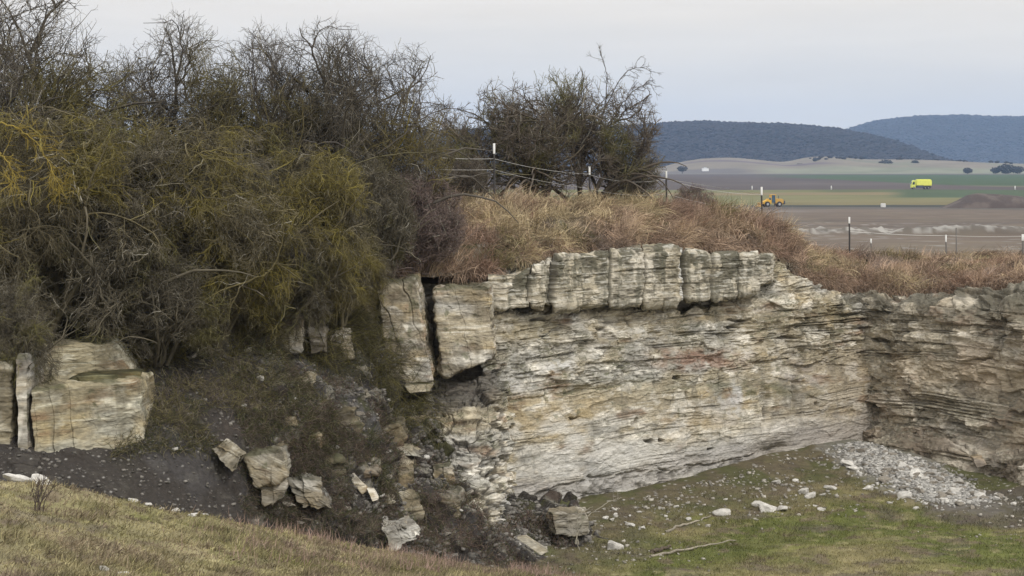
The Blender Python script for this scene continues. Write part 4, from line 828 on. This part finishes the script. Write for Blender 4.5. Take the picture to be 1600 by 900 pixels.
named = [(1255, 771, .42, 'white stone on the grass nearest below the talus, left of the rubble fan'),
 (1298, 764, .42, 'pale elongated stone upslope right of the first white stone'), (1287, 774, .22, 'small bright white stone beside the pair of pale stones'),
 (1267, 776, .40, 'greyish stone close beside the white stone on the grass'), (1356, 765, .34, 'flat white stone alone on the green patch below the rubble fan'),
 (1412, 776, .40, 'flat pale stone out on the grass in front of the fan'), (1430, 744, .55, 'largest white block at the lower edge of the rubble fan'),
 (1444, 750, .28, 'white stone just right of the largest block in the fan'), (1498, 754, .38, 'white stone near the right tip of the rubble fan'),
 (1492, 769, .46, 'long flat stone below the right tip of the rubble fan'), (1533, 777, .46, 'rounded white boulder on the grass at the right'),
 (1578, 768, .17, 'tiny bright stone on dark soil near the right edge'), (1557, 780, .25, 'small stone right of the rounded white boulder'), (1584, 788, .24, 'grey stone nearest the right edge of the floor'),
 (1282, 797, .26, 'small flat stone farthest out on the grass left of centre of the floor'), (1212, 755, .28, 'white pointed stone on the dark talus under the small cave'),
 (1243, 752, .2, 'small stone on the talus right of the pointed white one'), (1325, 728, .45, 'pale block at the upper left of the rubble fan'), (1333, 733, .35, 'pale block touching the upper left one of the fan'),
 (985, 821, .26, 'small pale stone beside the arching stems on the floor'), (1004, 826, .2, 'tiny pale stone right of the one beside the arching stems'), (958, 857, .6, 'flat grey stone in the weeds at the lower left of the floor'),
 (1075, 812, .2, 'small pale stone just above the upper stick'), (1187, 791, .45, 'left flat stone of the short row on the grass'), (1201, 798, .5, 'middle flat stone of the short row on the grass'), (1220, 797, .35, 'right flat stone of the short row on the grass'), (1127, 803, .45, 'flat broken stone above the end of the sticks')]
for px, py, w_, lab in named: stone(floor_hit(px, py), w_, lab, 'loose stones on the quarry floor')
r = np.random.RandomState(77); k = 0; G1 = 'rubble stones of the pale fan'
while k < 150:
    t = r.rand()**.85; q = fan_c+(fan_e-fan_c)*t+r.normal(size=2)*(.62-.15*t)*np.array([1, 1])
    if dist_wall(np.array([q[0]]), np.array([q[1]]))[0] < .5: continue
    z = float(zfloor(np.array([q[0]]), np.array([q[1]]))[0]); stone((q[0], q[1], z), r.uniform(.10, .30)*(1+.6*(r.rand() < .07)), 'angular pale stone in the rubble fan at the cliff corner', G1, dark=r.rand() < .75); k += 1
k = 0
while k < 26:
    px = r.uniform(930, 1330); q = floor_hit(px, r.uniform(740, 800) if px > 1100 else r.uniform(790, 830))
    dw = dist_wall(np.array([q[0]]), np.array([q[1]]))[0]
    if dw < .6 or dw > 5: continue
    stone(q, r.uniform(.08, .2), 'small pale stone scattered on the brown talus under the tall face', 'small stones on the talus', dark=r.rand() < .3); k += 1
def surf_hit(Psurf, px, py):
    X = 800+F*Psurf[..., 0]/Psurf[..., 1]; Y = HY-F*Psurf[..., 2]/Psurf[..., 1]
    e2 = (X-px)**2+(Y-py)**2+(Psurf[..., 1]-30)*.02; i = np.unravel_index(np.argmin(e2), e2.shape); return Psurf[i]
for px, py, w_, lab in [(207, 784, .22, 'cream rounded stone left of the others at the scree foot'), (234, 779, .2, 'yellowish stone right of the cream rounded one'), (255, 777, .14, 'small grey stone at the scree foot'),
   (275, 796, .18, 'brightest white stone at the scree foot by the meadow edge'), (302, 806, .17, 'grey stone right of the brightest white one'), (318, 808, .18, 'grey stone last in the row at the meadow edge'),
   (162, 892, .22, 'pale flat stone at the bottom edge of the meadow'), (192, 899, .18, 'white stone at the very bottom edge of the meadow'), (86, 793, .14, 'thin pale stone beside the dead weed stalk')]:
    stone(surf_hit(Pg, px, py), w_, lab, 'stones on the meadow edge')
stone(surf_hit(Pg, 28, 737), .62, 'long white flat stone left of the dead weed stalk', flat_=.4)
o_ = stone(surf_hit(Pg, 64, 745), .5, 'narrow pale stone pointing at the dead weed stalk', flat_=.3)
# slope stones
r = np.random.RandomState(78)
for k in range(75):
    u_ = r.uniform(.34, .93); v_ = r.uniform(.25, .97); q = Ps[int((V0+(1-V0)*v_)*(Ps.shape[0]-1)), int(u_*(Ps.shape[1]-1))]
    stone(q, r.uniform(.06, .26)*(1+.8*(r.rand() < .12)), 'small pale rock among the dark soil and weeds of the slope', 'rocks lying on the slope', dark=r.rand() < .5)
for k in range(0):
    u_ = r.uniform(.15, .36); v_ = r.uniform(.55, .97); q = Ps[int((V0+(1-V0)*v_)*(Ps.shape[0]-1)), int(u_*(Ps.shape[1]-1))]
    stone(q, r.uniform(.04, .09), 'tiny grey pebble on the smooth dark scree below the boulders', 'pebbles on the dark scree', dark=r.rand() < .6)

# uncountable small stone: rubble of the fan, talus chips, scree pebbles
Uc = np.array([[x, y, z] for x in (-1, 1) for y in (-1, 1) for z in (-1, 1)], float)*.5; Fc_ = np.array([[0, 1, 3, 2], [4, 6, 7, 5], [0, 4, 5, 1], [2, 3, 7, 6], [0, 2, 6, 4], [1, 5, 7, 3]])
def chips(name, Pc, size, col, label, seed):
    r = np.random.RandomState(seed); n = len(Pc); V = Uc[None]*r.uniform(.45, 1.1, (n, 8, 3))*[1, .8, .55]; a = r.rand(n)*6.28; b = r.normal(size=n)*.5
    Rm = np.zeros((n, 3, 3)); Rm[:, 0, 0] = np.cos(a); Rm[:, 0, 1] = -np.sin(a)*np.cos(b); Rm[:, 0, 2] = np.sin(a)*np.sin(b); Rm[:, 1, 0] = np.sin(a); Rm[:, 1, 1] = np.cos(a)*np.cos(b); Rm[:, 1, 2] = -np.cos(a)*np.sin(b); Rm[:, 2, 1] = np.sin(b); Rm[:, 2, 2] = np.cos(b)
    V = np.einsum('nij,nkj->nki', Rm, V)*size[:, None, None]+Pc[:, None]+[0, 0, .01]; C = np.repeat(np.array(col)*r.uniform(.45, 1.25, (n, 1)), 8, 0)
    o = link(name, mesh(name, V, [(np.arange(n)[:, None, None]*8+Fc_[None]).reshape(-1, 4)], C, smooth=False), M_rock); tag(o, label, 'rubble', kind='stuff')
r = np.random.RandomState(91)
t = .92*r.rand(6000)**.95; q = fan_c+(fan_e-fan_c)*t[:, None]+r.normal(size=(6000, 2))*(.66-.2*t)[:, None]; q = q[dist_wall(q[:, 0], q[:, 1]) > .35]
chips('rubble', np.stack([q[:, 0], q[:, 1], zfloor(q[:, 0], q[:, 1])], -1), .04+.12*r.rand(len(q))**2, (.42, .405, .375), 'finer pale rubble filling the fan in the cliff corner', 1)
x = r.uniform(-1.5, 17, 60000); y = r.uniform(42, 61.5, 60000); dw = dist_wall(x, y); inq = np.interp(x, [-1.6, 11.2], [48, 61.5]) > y
P_ = np.stack([x, y, zfloor(x, y)], -1); k_ = inq & (dw > .3) & (r.rand(60000) < .28*np.exp(-dw/1.9)*(.3+1.6*ss(-.2, .5, fbm(P_, 1.3, 3, 201)))+.004) & (dw < 7)
P_ = P_[k_]; chips('rubble', P_, .03+.12*r.rand(len(P_))**3, (.36, .335, .29), 'scattered pale chips on the brown talus below the cliff', 2); print('chips', len(P_))
n_ = 60000; u_ = r.uniform(.14, .97, n_); v_ = r.uniform(.0, .99, n_); P_ = Ps[((V0+(1-V0)*v_)*(Ps.shape[0]-1)).astype(int), (u_*(Ps.shape[1]-1)).astype(int)]
k_ = (r.rand(n_) < .16+.75*ss(.4, .6, u_)*ss(-.1, .4, fbm(P_, .9, 3, 202))); P_ = P_[k_]; u_ = u_[k_]
chips('rubble', P_, (.015+.10*r.rand(len(P_))**4)*(1+.6*ss(.45, .8, u_)), (.17, .158, .14), 'grey pebbles and chips on the dark slope', 3)
r = np.random.RandomState(55)
for k, (px, py, w_) in enumerate([(470, 600, 34), (505, 622, 26), (560, 620, 30), (598, 640, 34), (540, 655, 40), (610, 680, 44), (655, 660, 30), (580, 735, 30), (640, 790, 36), (600, 780, 26), (520, 730, 24), (690, 740, 34), (705, 790, 40), (660, 830, 22), (455, 660, 24), (435, 700, 20), (560, 580, 26), (490, 690, 28), (745, 760, 34), (400, 640, 22)]):
    q = surf_hit(Ps, px, py); d = q[1]; h_ = w_*r.uniform(.5, 1.0); tl = r.uniform(-.25, .25)*h_
    block('rock', [(px-w_*.5, py-h_*.5+tl, d-.02), (px+w_*.4, py-h_*.6, d+.02), (px+w_*.5, py+h_*.6, d-.10), (px-w_*.45, py+h_*.5+tl, d-.14)], .9, 120+k, n=34, amp=.9, rnd=.12, moss=.45, tint=tuple(np.array([.82, .8, .74])*r.uniform(.5, .9)), tilt=r.uniform(-.4, .4), white=r.uniform(-.2, .3), pw_=8)
    tag(bpy.context.scene.objects[-1] if 0 else sc.collection.objects[-1], 'weathered bedded rock sticking out of the weedy slope between boulders and buttress', 'rock', 'rocks sticking out of the slope')
# ------------------------------------------------------------------ sticks on the floor, dead weed
def stick(p, q, r0, r1, label, col, wob=.03, seed=0):
    r = np.random.RandomState(seed); P = np.linspace(p, q, 14)+r.normal(size=(14, 3))*wob*.5; P[:, 2] += r0
    V, Fa = tubes(P[None], np.array([r0]), np.array([r1]), 7); C = np.array(col)*(1+.3*fbm(V, .3, 3, seed))[:, None]
    n = 7; caps = np.array([[0, 1, 2, 3, 4, 5, 6]])
    o = link('fallen_branch', mesh('fallen_branch', V-V.mean(0), [Fa, caps], C*np.ones((1, 3))), M_wood, loc=V.mean(0)); tag(o, label, 'branch')
stick(floor_hit(1014, 871), floor_hit(1150, 846), .038, .012, 'long bleached fallen branch, the lower of the two on the floor', (.27, .24, .19), seed=1)
stick(floor_hit(1040, 832), floor_hit(1110, 809), .04, .015, 'shorter bleached fallen branch, the upper of the two on the floor', (.27, .24, .19), seed=2)
stick(floor_hit(1018, 866), floor_hit(1048, 857), .06, .03, 'dark stubby log lying against the long bleached branch', (.10, .08, .06), seed=3)
p = surf_hit(Pg, 62, 800); r = np.random.RandomState(5)
S = p+r.normal(size=(9, 3))*[.06, .05, 0]; Pw = grow(r, S, np.array([.1, 0, 1.])+r.normal(size=(9, 3))*.18, r.uniform(.4, .62, 9), 6, .12, 0)
v1, f1 = tubes(Pw, np.full(9, .009), np.full(9, .006), 4); S, D_, _ = children(r, Pw, 8, .3, 1, (.4, 1.2)); P2 = grow(r, S, D_, r.uniform(.05, .16, len(S)), 3, .3, 0); v2, f2 = tubes(P2, np.full(len(S), .006), np.full(len(S), .004), 3)
o = link('dead_weed', mesh('dead_weed', np.concatenate([v1, v2])-p, [np.concatenate([f1, f2+len(v1)])], np.tile([.085, .065, .055], (len(v1)+len(v2), 1))), M_twig, loc=p); tag(o, 'dry brown weed clump standing alone in the left meadow', 'weed')

# ------------------------------------------------------------------ fences
M_post = flat('dark_stake', (.045, .042, .04), .7); M_white = flat('white_plastic', (.60, .60, .58), .5); M_rope = flat('fence_tape', (.50, .49, .46), .6); M_grey = flat('grey_stake', (.16, .15, .14), .8)
def boxmesh(name, parts):
    V = []; Fa = []; o = 0
    for (cx, cy, cz, sx, sy, sz) in parts:
        g = np.array([[x, y, z] for x in (-.5, .5) for y in (-.5, .5) for z in (-.5, .5)])*[sx, sy, sz]+[cx, cy, cz]
        Fa.append(np.array([[0, 1, 3, 2], [4, 6, 7, 5], [0, 4, 5, 1], [2, 3, 7, 6], [0, 2, 6, 4], [1, 5, 7, 3]])+o); V.append(g); o += 8
    return mesh(name, np.concatenate(V), [np.concatenate(Fa)], smooth=False)
def fence(posts, strands, label, mp_=M_post):
    p0 = at(*posts[0][:1], posts[0][2], posts[0][3]); e_ = empty('wire_fence', p0); tag(e_, label, 'fence')
    for (px, yt, yb, d, w_, tip) in posts:
        top = at(px, yt, d)-p0; bot = at(px, yb, d)-p0; h = top[2]-bot[2]; tw_ = tip/F*d
        P = np.array([bot-[0, 0, .3], bot+[0, 0, h*.5], top-[0, 0, tw_]])[None]+np.array([[0, 0, 0], [.01, 0, 0], [0, 0, 0]])
        V, Fa = tubes(P, np.array([w_]), np.array([w_*.9]), 8); po = link('post', mesh('post', V, [Fa], smooth=True), mp_, e_)
        if tip:
            P = np.array([top-[0, 0, tw_], top])[None]; V, Fa = tubes(P, np.array([w_*1.05]), np.array([w_*1.05]), 8)
            link('cap', mesh('cap', V, [Fa, (np.arange(8)+8)[None]]), M_white, po)
        for ys in strands:
            pass
    return e_, p0
def wire(e_, p0, pts, rad=.006, m=M_rope):
    Q = [];
    for (a, b, sag) in pts:
        A, B = at(*a), at(*b); t = np.linspace(0, 1, 14)[:, None]; q = A+(B-A)*t; q[:, 2] -= (4*sag*t*(1-t))[:, 0]; Q.append(q)
    P = np.concatenate(Q)-p0; V, Fa = tubes(P[None], np.array([rad]), np.array([rad]), 4); link('wire', mesh('wire', V, [Fa]), m, e_)
e_, p0 = fence([(772, 224, 322, 57.0, .034, 16), (921, 260, 335, 59.6, .034, 13), (1041, 267, 345, 61.5, .031, 13), (1190, 292, 365, 64, .033, 13), (1327, 339, 402, 67, .033, 10)], [], 'dark stake fence with white tips and two wires along the bank')
wire(e_, p0, [((640, 240, 55.6), (672, 245, 56), .0), ((672, 245, 56), (772, 248, 57), .03), ((772, 248, 57), (918, 272, 59.6), .08), ((918, 272, 59.6), (1041, 280, 61.5), .16), ((1041, 280, 61.5), (1190, 304, 64), .12), ((1041, 280, 61.5), (1042, 280, 61.5), .0)])
wire(e_, p0, [((660, 264, 56), (772, 265, 57), .02), ((772, 265, 57), (918, 294, 59.6), .06), ((918, 294, 59.6), (1041, 303, 61.5), .12), ((1041, 303, 61.5), (1190, 328, 64), .1)], .005)
e_, p0 = fence([(1361, 373, 402, 70, .028, 7), (1478, 367, 404, 71, .032, 11), (1494, 356, 402, 73, .03, 0), (1598, 366, 404, 70, .04, 10)], [], 'low stake fence with one white tape in the rough grass at the right', M_grey)
wire(e_, p0, [((1327, 362, 68), (1361, 364, 70), .01), ((1361, 364, 70), (1478, 368, 71), .03), ((1478, 368, 71), (1598, 369, 70), .03), ((1598, 369, 70), (1720, 371, 69), .03)], .012)

# ------------------------------------------------------------------ vehicles and small far things
import bmesh
def prism(name, poly, w_, y0, m, parent, bevel=.05):
    bm = bmesh.new(); vs2 = [bm.verts.new((x, y0-w_/2, z)) for x, z in poly]; f = bm.faces.new(vs2); ex = bmesh.ops.extrude_face_region(bm, geom=[f])
    bmesh.ops.translate(bm, vec=(0, w_, 0), verts=[v for v in ex['geom'] if isinstance(v, bmesh.types.BMVert)]); bmesh.ops.recalc_face_normals(bm, faces=bm.faces)
    if bevel: bmesh.ops.bevel(bm, geom=bm.edges[:], offset=bevel, segments=2, affect='EDGES')
    me = bpy.data.meshes.new(name); bm.to_mesh(me); bm.free(); return link(name, me, m, parent)
def wheel(x, y, r_, w_, parent):
    bm = bmesh.new(); bmesh.ops.create_cone(bm, cap_ends=True, segments=24, radius1=r_, radius2=r_, depth=w_); bmesh.ops.bevel(bm, geom=[e for e in bm.edges if e.is_boundary or abs(e.verts[0].co.z-e.verts[1].co.z) < 1e-5], offset=.06, segments=2, affect='EDGES')
    bmesh.ops.rotate(bm, cent=(0, 0, 0), matrix=__import__('mathutils').Matrix.Rotation(R(90), 3, 'X'), verts=bm.verts); bmesh.ops.translate(bm, vec=(x, y, r_), verts=bm.verts)
    me = bpy.data.meshes.new('wheel'); bm.to_mesh(me); bm.free(); o = link('wheel', me, M_tyre, parent)
    bm = bmesh.new(); bmesh.ops.create_cone(bm, cap_ends=True, segments=18, radius1=r_*.5, radius2=r_*.45, depth=w_+.06); bmesh.ops.rotate(bm, cent=(0, 0, 0), matrix=__import__('mathutils').Matrix.Rotation(R(90), 3, 'X'), verts=bm.verts); bmesh.ops.translate(bm, vec=(x, y, r_), verts=bm.verts)
    me = bpy.data.meshes.new('rim'); bm.to_mesh(me); bm.free(); link('rim', me, M_steel, o)
M_tyre = flat('tyre', (.03, .03, .032), .8); M_steel = flat('painted_steel', (.35, .35, .36), .5); M_lime = flat('lime_paint', (.72, .74, .13), .45); M_limed = flat('lime_cab', (.60, .64, .12), .4)
M_glass = flat('dark_glass', (.03, .045, .06), .1, spec=.6); M_chas = flat('chassis', (.06, .07, .10), .6); M_yel = flat('digger_yellow', (.62, .36, .03), .5); M_or = flat('digger_orange', (.50, .30, .07), .5); M_blue = flat('tinted_glass', (.05, .09, .13), .15, spec=.6)
dT = 815; pT = at(1439, 0, dT); pT[2] = float(zplain(dT)); tr = empty('truck', pT); tag(tr, 'lime yellow box truck with dark chassis driving left on the ploughed field', 'truck')
prism('body', [(-2.3, 1.35), (4.3, 1.35), (4.45, 1.7), (4.45, 3.7), (4.1, 4.2), (-2.0, 4.2), (-2.3, 3.8)], 2.5, 0, M_lime, tr, .3)
cb = prism('cab', [(-4.35, .6), (-2.5, .6), (-2.5, 3.75), (-3.2, 3.85), (-3.9, 3.3), (-4.4, 1.9)], 2.4, 0, M_limed, tr, .08)
prism('window', [(-3.95, 1.95), (-2.9, 1.95), (-2.9, 3.1), (-3.6, 3.1)], 2.5, 0, M_glass, cb, .02)
prism('windscreen', [(-4.46, 2.0), (-4.3, 2.0), (-3.85, 3.2), (-3.98, 3.25)], 2.0, 0, M_glass, cb, .02)
prism('chassis', [(-2.5, .7), (4.3, .7), (4.3, 1.32), (-2.5, 1.32)], 1.6, 0, M_chas, tr, .04)
prism('side_locker', [(-1.9, .55), (.8, .55), (.8, 1.6), (-1.9, 1.6)], 2.56, 0, M_chas, tr, .05)
for x in (-3.3, 1.6, 3.0):
    for y in (-1.05, 1.05): wheel(x, y, .55, .4, tr)
prism('mudguard', [(3.95, .45), (4.35, .45), (4.35, 1.3), (3.95, 1.3)], 2.4, 0, M_grey, tr, .03)
dL = 545; pL = at(1207, 0, dL); pL[2] = float(zplain(dL)); ld = empty('wheel_loader', pL); tag(ld, 'orange yellow wheel loader working behind the fourth fence post', 'loader')
prism('engine_cover', [(.6, .9), (3.0, .9), (3.1, 1.9), (2.7, 2.3), (.6, 2.4)], 1.9, 0, M_or, ld, .1)
prism('front_frame', [(-3.0, .8), (-.6, .8), (-.6, 1.9), (-1.6, 2.1), (-3.0, 1.5)], 1.5, 0, M_yel, ld, .06)
cb = prism('cab', [(-.7, 1.2), (.7, 1.2), (.7, 3.35), (-.45, 3.35), (-.75, 2.4)], 1.6, 0, M_blue, ld, .05)
prism('roof', [(-.65, 3.36), (.85, 3.36), (.8, 3.5), (-.6, 3.5)], 1.75, 0, M_yel, cb, .03)
for x in (-.62, .62): prism('pillar', [(x-.06, 1.2), (x+.06, 1.2), (x+.06, 3.35), (x-.06, 3.35)], 1.66, 0, M_yel, cb, 0)
prism('exhaust', [(1.9, 2.3), (2.05, 2.3), (2.05, 3.2), (1.9, 3.2)], .15, .3, M_chas, ld, .02)
for y in (-.55, .55): prism('lift_arm', [(-4.1, .6), (-3.7, .6), (-1.2, 2.1), (-1.4, 2.4)], .2, y, M_yel, ld, .03)
prism('bucket', [(-5.0, .05), (-3.9, .05), (-3.7, .5), (-3.9, 1.25), (-4.1, 1.2), (-4.05, .45)], 2.6, 0, M_or, ld, .03)
prism('counterweight', [(3.1, .7), (3.5, .8), (3.5, 1.7), (3.1, 1.8)], 1.9, 0, M_chas, ld, .08)
for x in (-1.9, 1.7):
    for y in (-.95, .95): wheel(x, y, .78, .5, ld)
ld.rotation_euler.z = .25
# white box, markers, far house
p = at(1380, 325, 0.0+plain_d(325)); o = empty('water_tank', p); tag(o, 'small white container standing at the field edge right of the loader', 'container')
o.scale = (.75, .75, .75); prism('tank', [(-.8, .25), (.8, .25), (.85, .4), (.85, 1.55), (.7, 1.7), (-.7, 1.7), (-.85, 1.55), (-.85, .4)], 1.1, 0, M_white, o, .08); prism('pallet', [(-.8, 0), (.8, 0), (.8, .22), (-.8, .22)], 1.1, 0, M_grey, o, .02)
for px, py, lab in [(1175, 296, 'white marker post at the field edge above the loader'), (1299, 296, 'white marker post at the field edge left of the truck'), (1586, 296, 'white marker post near the right edge of the green field')]:
    d = plain_d(py); p = at(px, py, d); o = link('marker_post', boxmesh('marker_post', [(0, 0, .65, .5, .12, 1.3), (0, 0, 1.42, .34, .14, .24), (0, 0, .05, .7, .3, .12)]), M_white, loc=p); tag(o, lab, 'post', 'white field markers')
M_wallw = flat('whitewash', (.75, .75, .74)); M_roofd = flat('roof_sheet', (.5, .52, .55))
hs_ = empty('barn', at(1102, 266, 2290)); hs_.scale = (.55, .55, .6); tag(hs_, 'tiny white barn at the foot of the pale hill', 'barn')
prism('wall', [(-7, -2), (7, -2), (7, 3.5), (0, 5.2), (-7, 3.5)], 12, 0, M_wallw, hs_, 0); prism('roof', [(-7.6, 3.4), (0, 5.3), (7.6, 3.4), (7.6, 3.8), (0, 5.8), (-7.6, 3.8)], 13, 0, M_roofd, hs_, 0)
# heap of dark earth
xs_, ys_ = np.meshgrid(np.linspace(-1, 1, 160), np.linspace(-1, 1, 80)); d = 520; cx = at(1580, 0, d)[0]
pr = np.interp(xs_, [-1, -.85, -.62, -.5, -.2, .1, .5, 1], [0, .35, .9, 1, .92, .75, .5, 0]); hh = pr*np.clip(1-ys_**2, 0, 1)**.8*4.6
P = np.stack([xs_*21, ys_*9, hh-.6], -1); P[..., 2] += .3*fbm(P, 4, 3, 191)*(hh > .1)
o = link('earth_heap', mesh('earth_heap', P, [gridfaces(80, 160)], mixc(np.zeros(P.shape)+np.array([.075, .06, .055]), (.11, .09, .08), ss(-.2, .5, fbm(P, 3, 3, 192)))), M_soil, loc=(cx+1, d, float(zplain(d)))); tag(o, 'long heap of dark brown earth at the right in the fields', 'heap')
# far bushes on the pale foothill
r = np.random.RandomState(15)
tmf, cmf = SH['far'][0]
for px, py, h, d, lab in [(1384, 262, 14, 2440, 'dark trees standing on the pale foothill below the ridge gap'), (1512, 271, 9, 2150, 'low dark bush at the foot of the pale hill'), (1572, 271, 15, 2150, 'tallest dark tree group at the foot of the pale hill'),
      (1556, 271, 10, 2160, 'smaller tree left of the tallest far group'), (1590, 271, 12, 2170, 'tree right of the tallest far group'), (1250, 262, 8, 2440, 'small tree on the pale foothill left of its gap'), (1330, 258, 7, 2450, 'small tree high on the pale foothill'), (1430, 258, 9, 2450, 'tree on the right part of the pale foothill'),
      (1066, 268, 9, 2180, 'tree left of the tiny white barn')]:
    e_ = empty('tree', at(px, py, d)-np.array([0, 0, h*.15]), r.rand()*6); tag(e_, lab, 'tree', 'far trees below the hills')
    # broad far crown: clumps on a trunk
    n = 260; q = r.normal(size=(n, 3)); q = q/np.linalg.norm(q, axis=1)[:, None]*r.rand(n, 1)**.4*[h*.62, h*.5, h*.42]+[0, 0, h*.6]
    oc = np.array([[1, 0, 0], [0, 1, 0], [-1, 0, 0], [0, -1, 0], [0, 0, 1], [0, 0, -1]]); V = (q[:, None]+oc[None]*h*.075*r.uniform(.5, 1.4, (n, 6, 1))).reshape(-1, 3)
    f = np.array([[0, 1, 4], [1, 2, 4], [2, 3, 4], [3, 0, 4], [1, 0, 5], [2, 1, 5], [3, 2, 5], [0, 3, 5]]); Fa = (np.arange(n)[:, None, None]*6+f[None]).reshape(-1, 3)
    V = V*[1.35, 1.2, .85]; link('crown', mesh('crown', V, [Fa], np.tile([.06, .055, .05], (len(V), 1)), smooth=False), M_hill, e_)
    V, Fa = tubes(np.array([[[0, 0, -1], [0, 0, h*.3], [0, 0, h*.7]]], float), np.array([h*.05]), np.array([h*.02]), 6); link('trunk', mesh('trunk', V, [Fa], np.tile([.05, .045, .04], (len(V), 1))), M_hill, e_)

# ------------------------------------------------------------------ haze
hz = boxmesh('haze', [(0, 3975, 110, 26000, 8050, 290)]); ho = link('haze', hz); tag(ho, 'thin blue air between the quarry and the far hills', 'haze', kind='stuff')
hm = bpy.data.materials.new('haze'); hm.use_nodes = True; t = hm.node_tree; t.nodes.clear(); om = N(t, 'ShaderNodeOutputMaterial'); pv = N(t, 'ShaderNodeVolumePrincipled')
pv.inputs['Color'].default_value = (.42, .62, .97, 1); pv.inputs['Density'].default_value = .000085; t.links.new(pv.outputs[0], om.inputs['Volume']); hz.materials.append(hm)
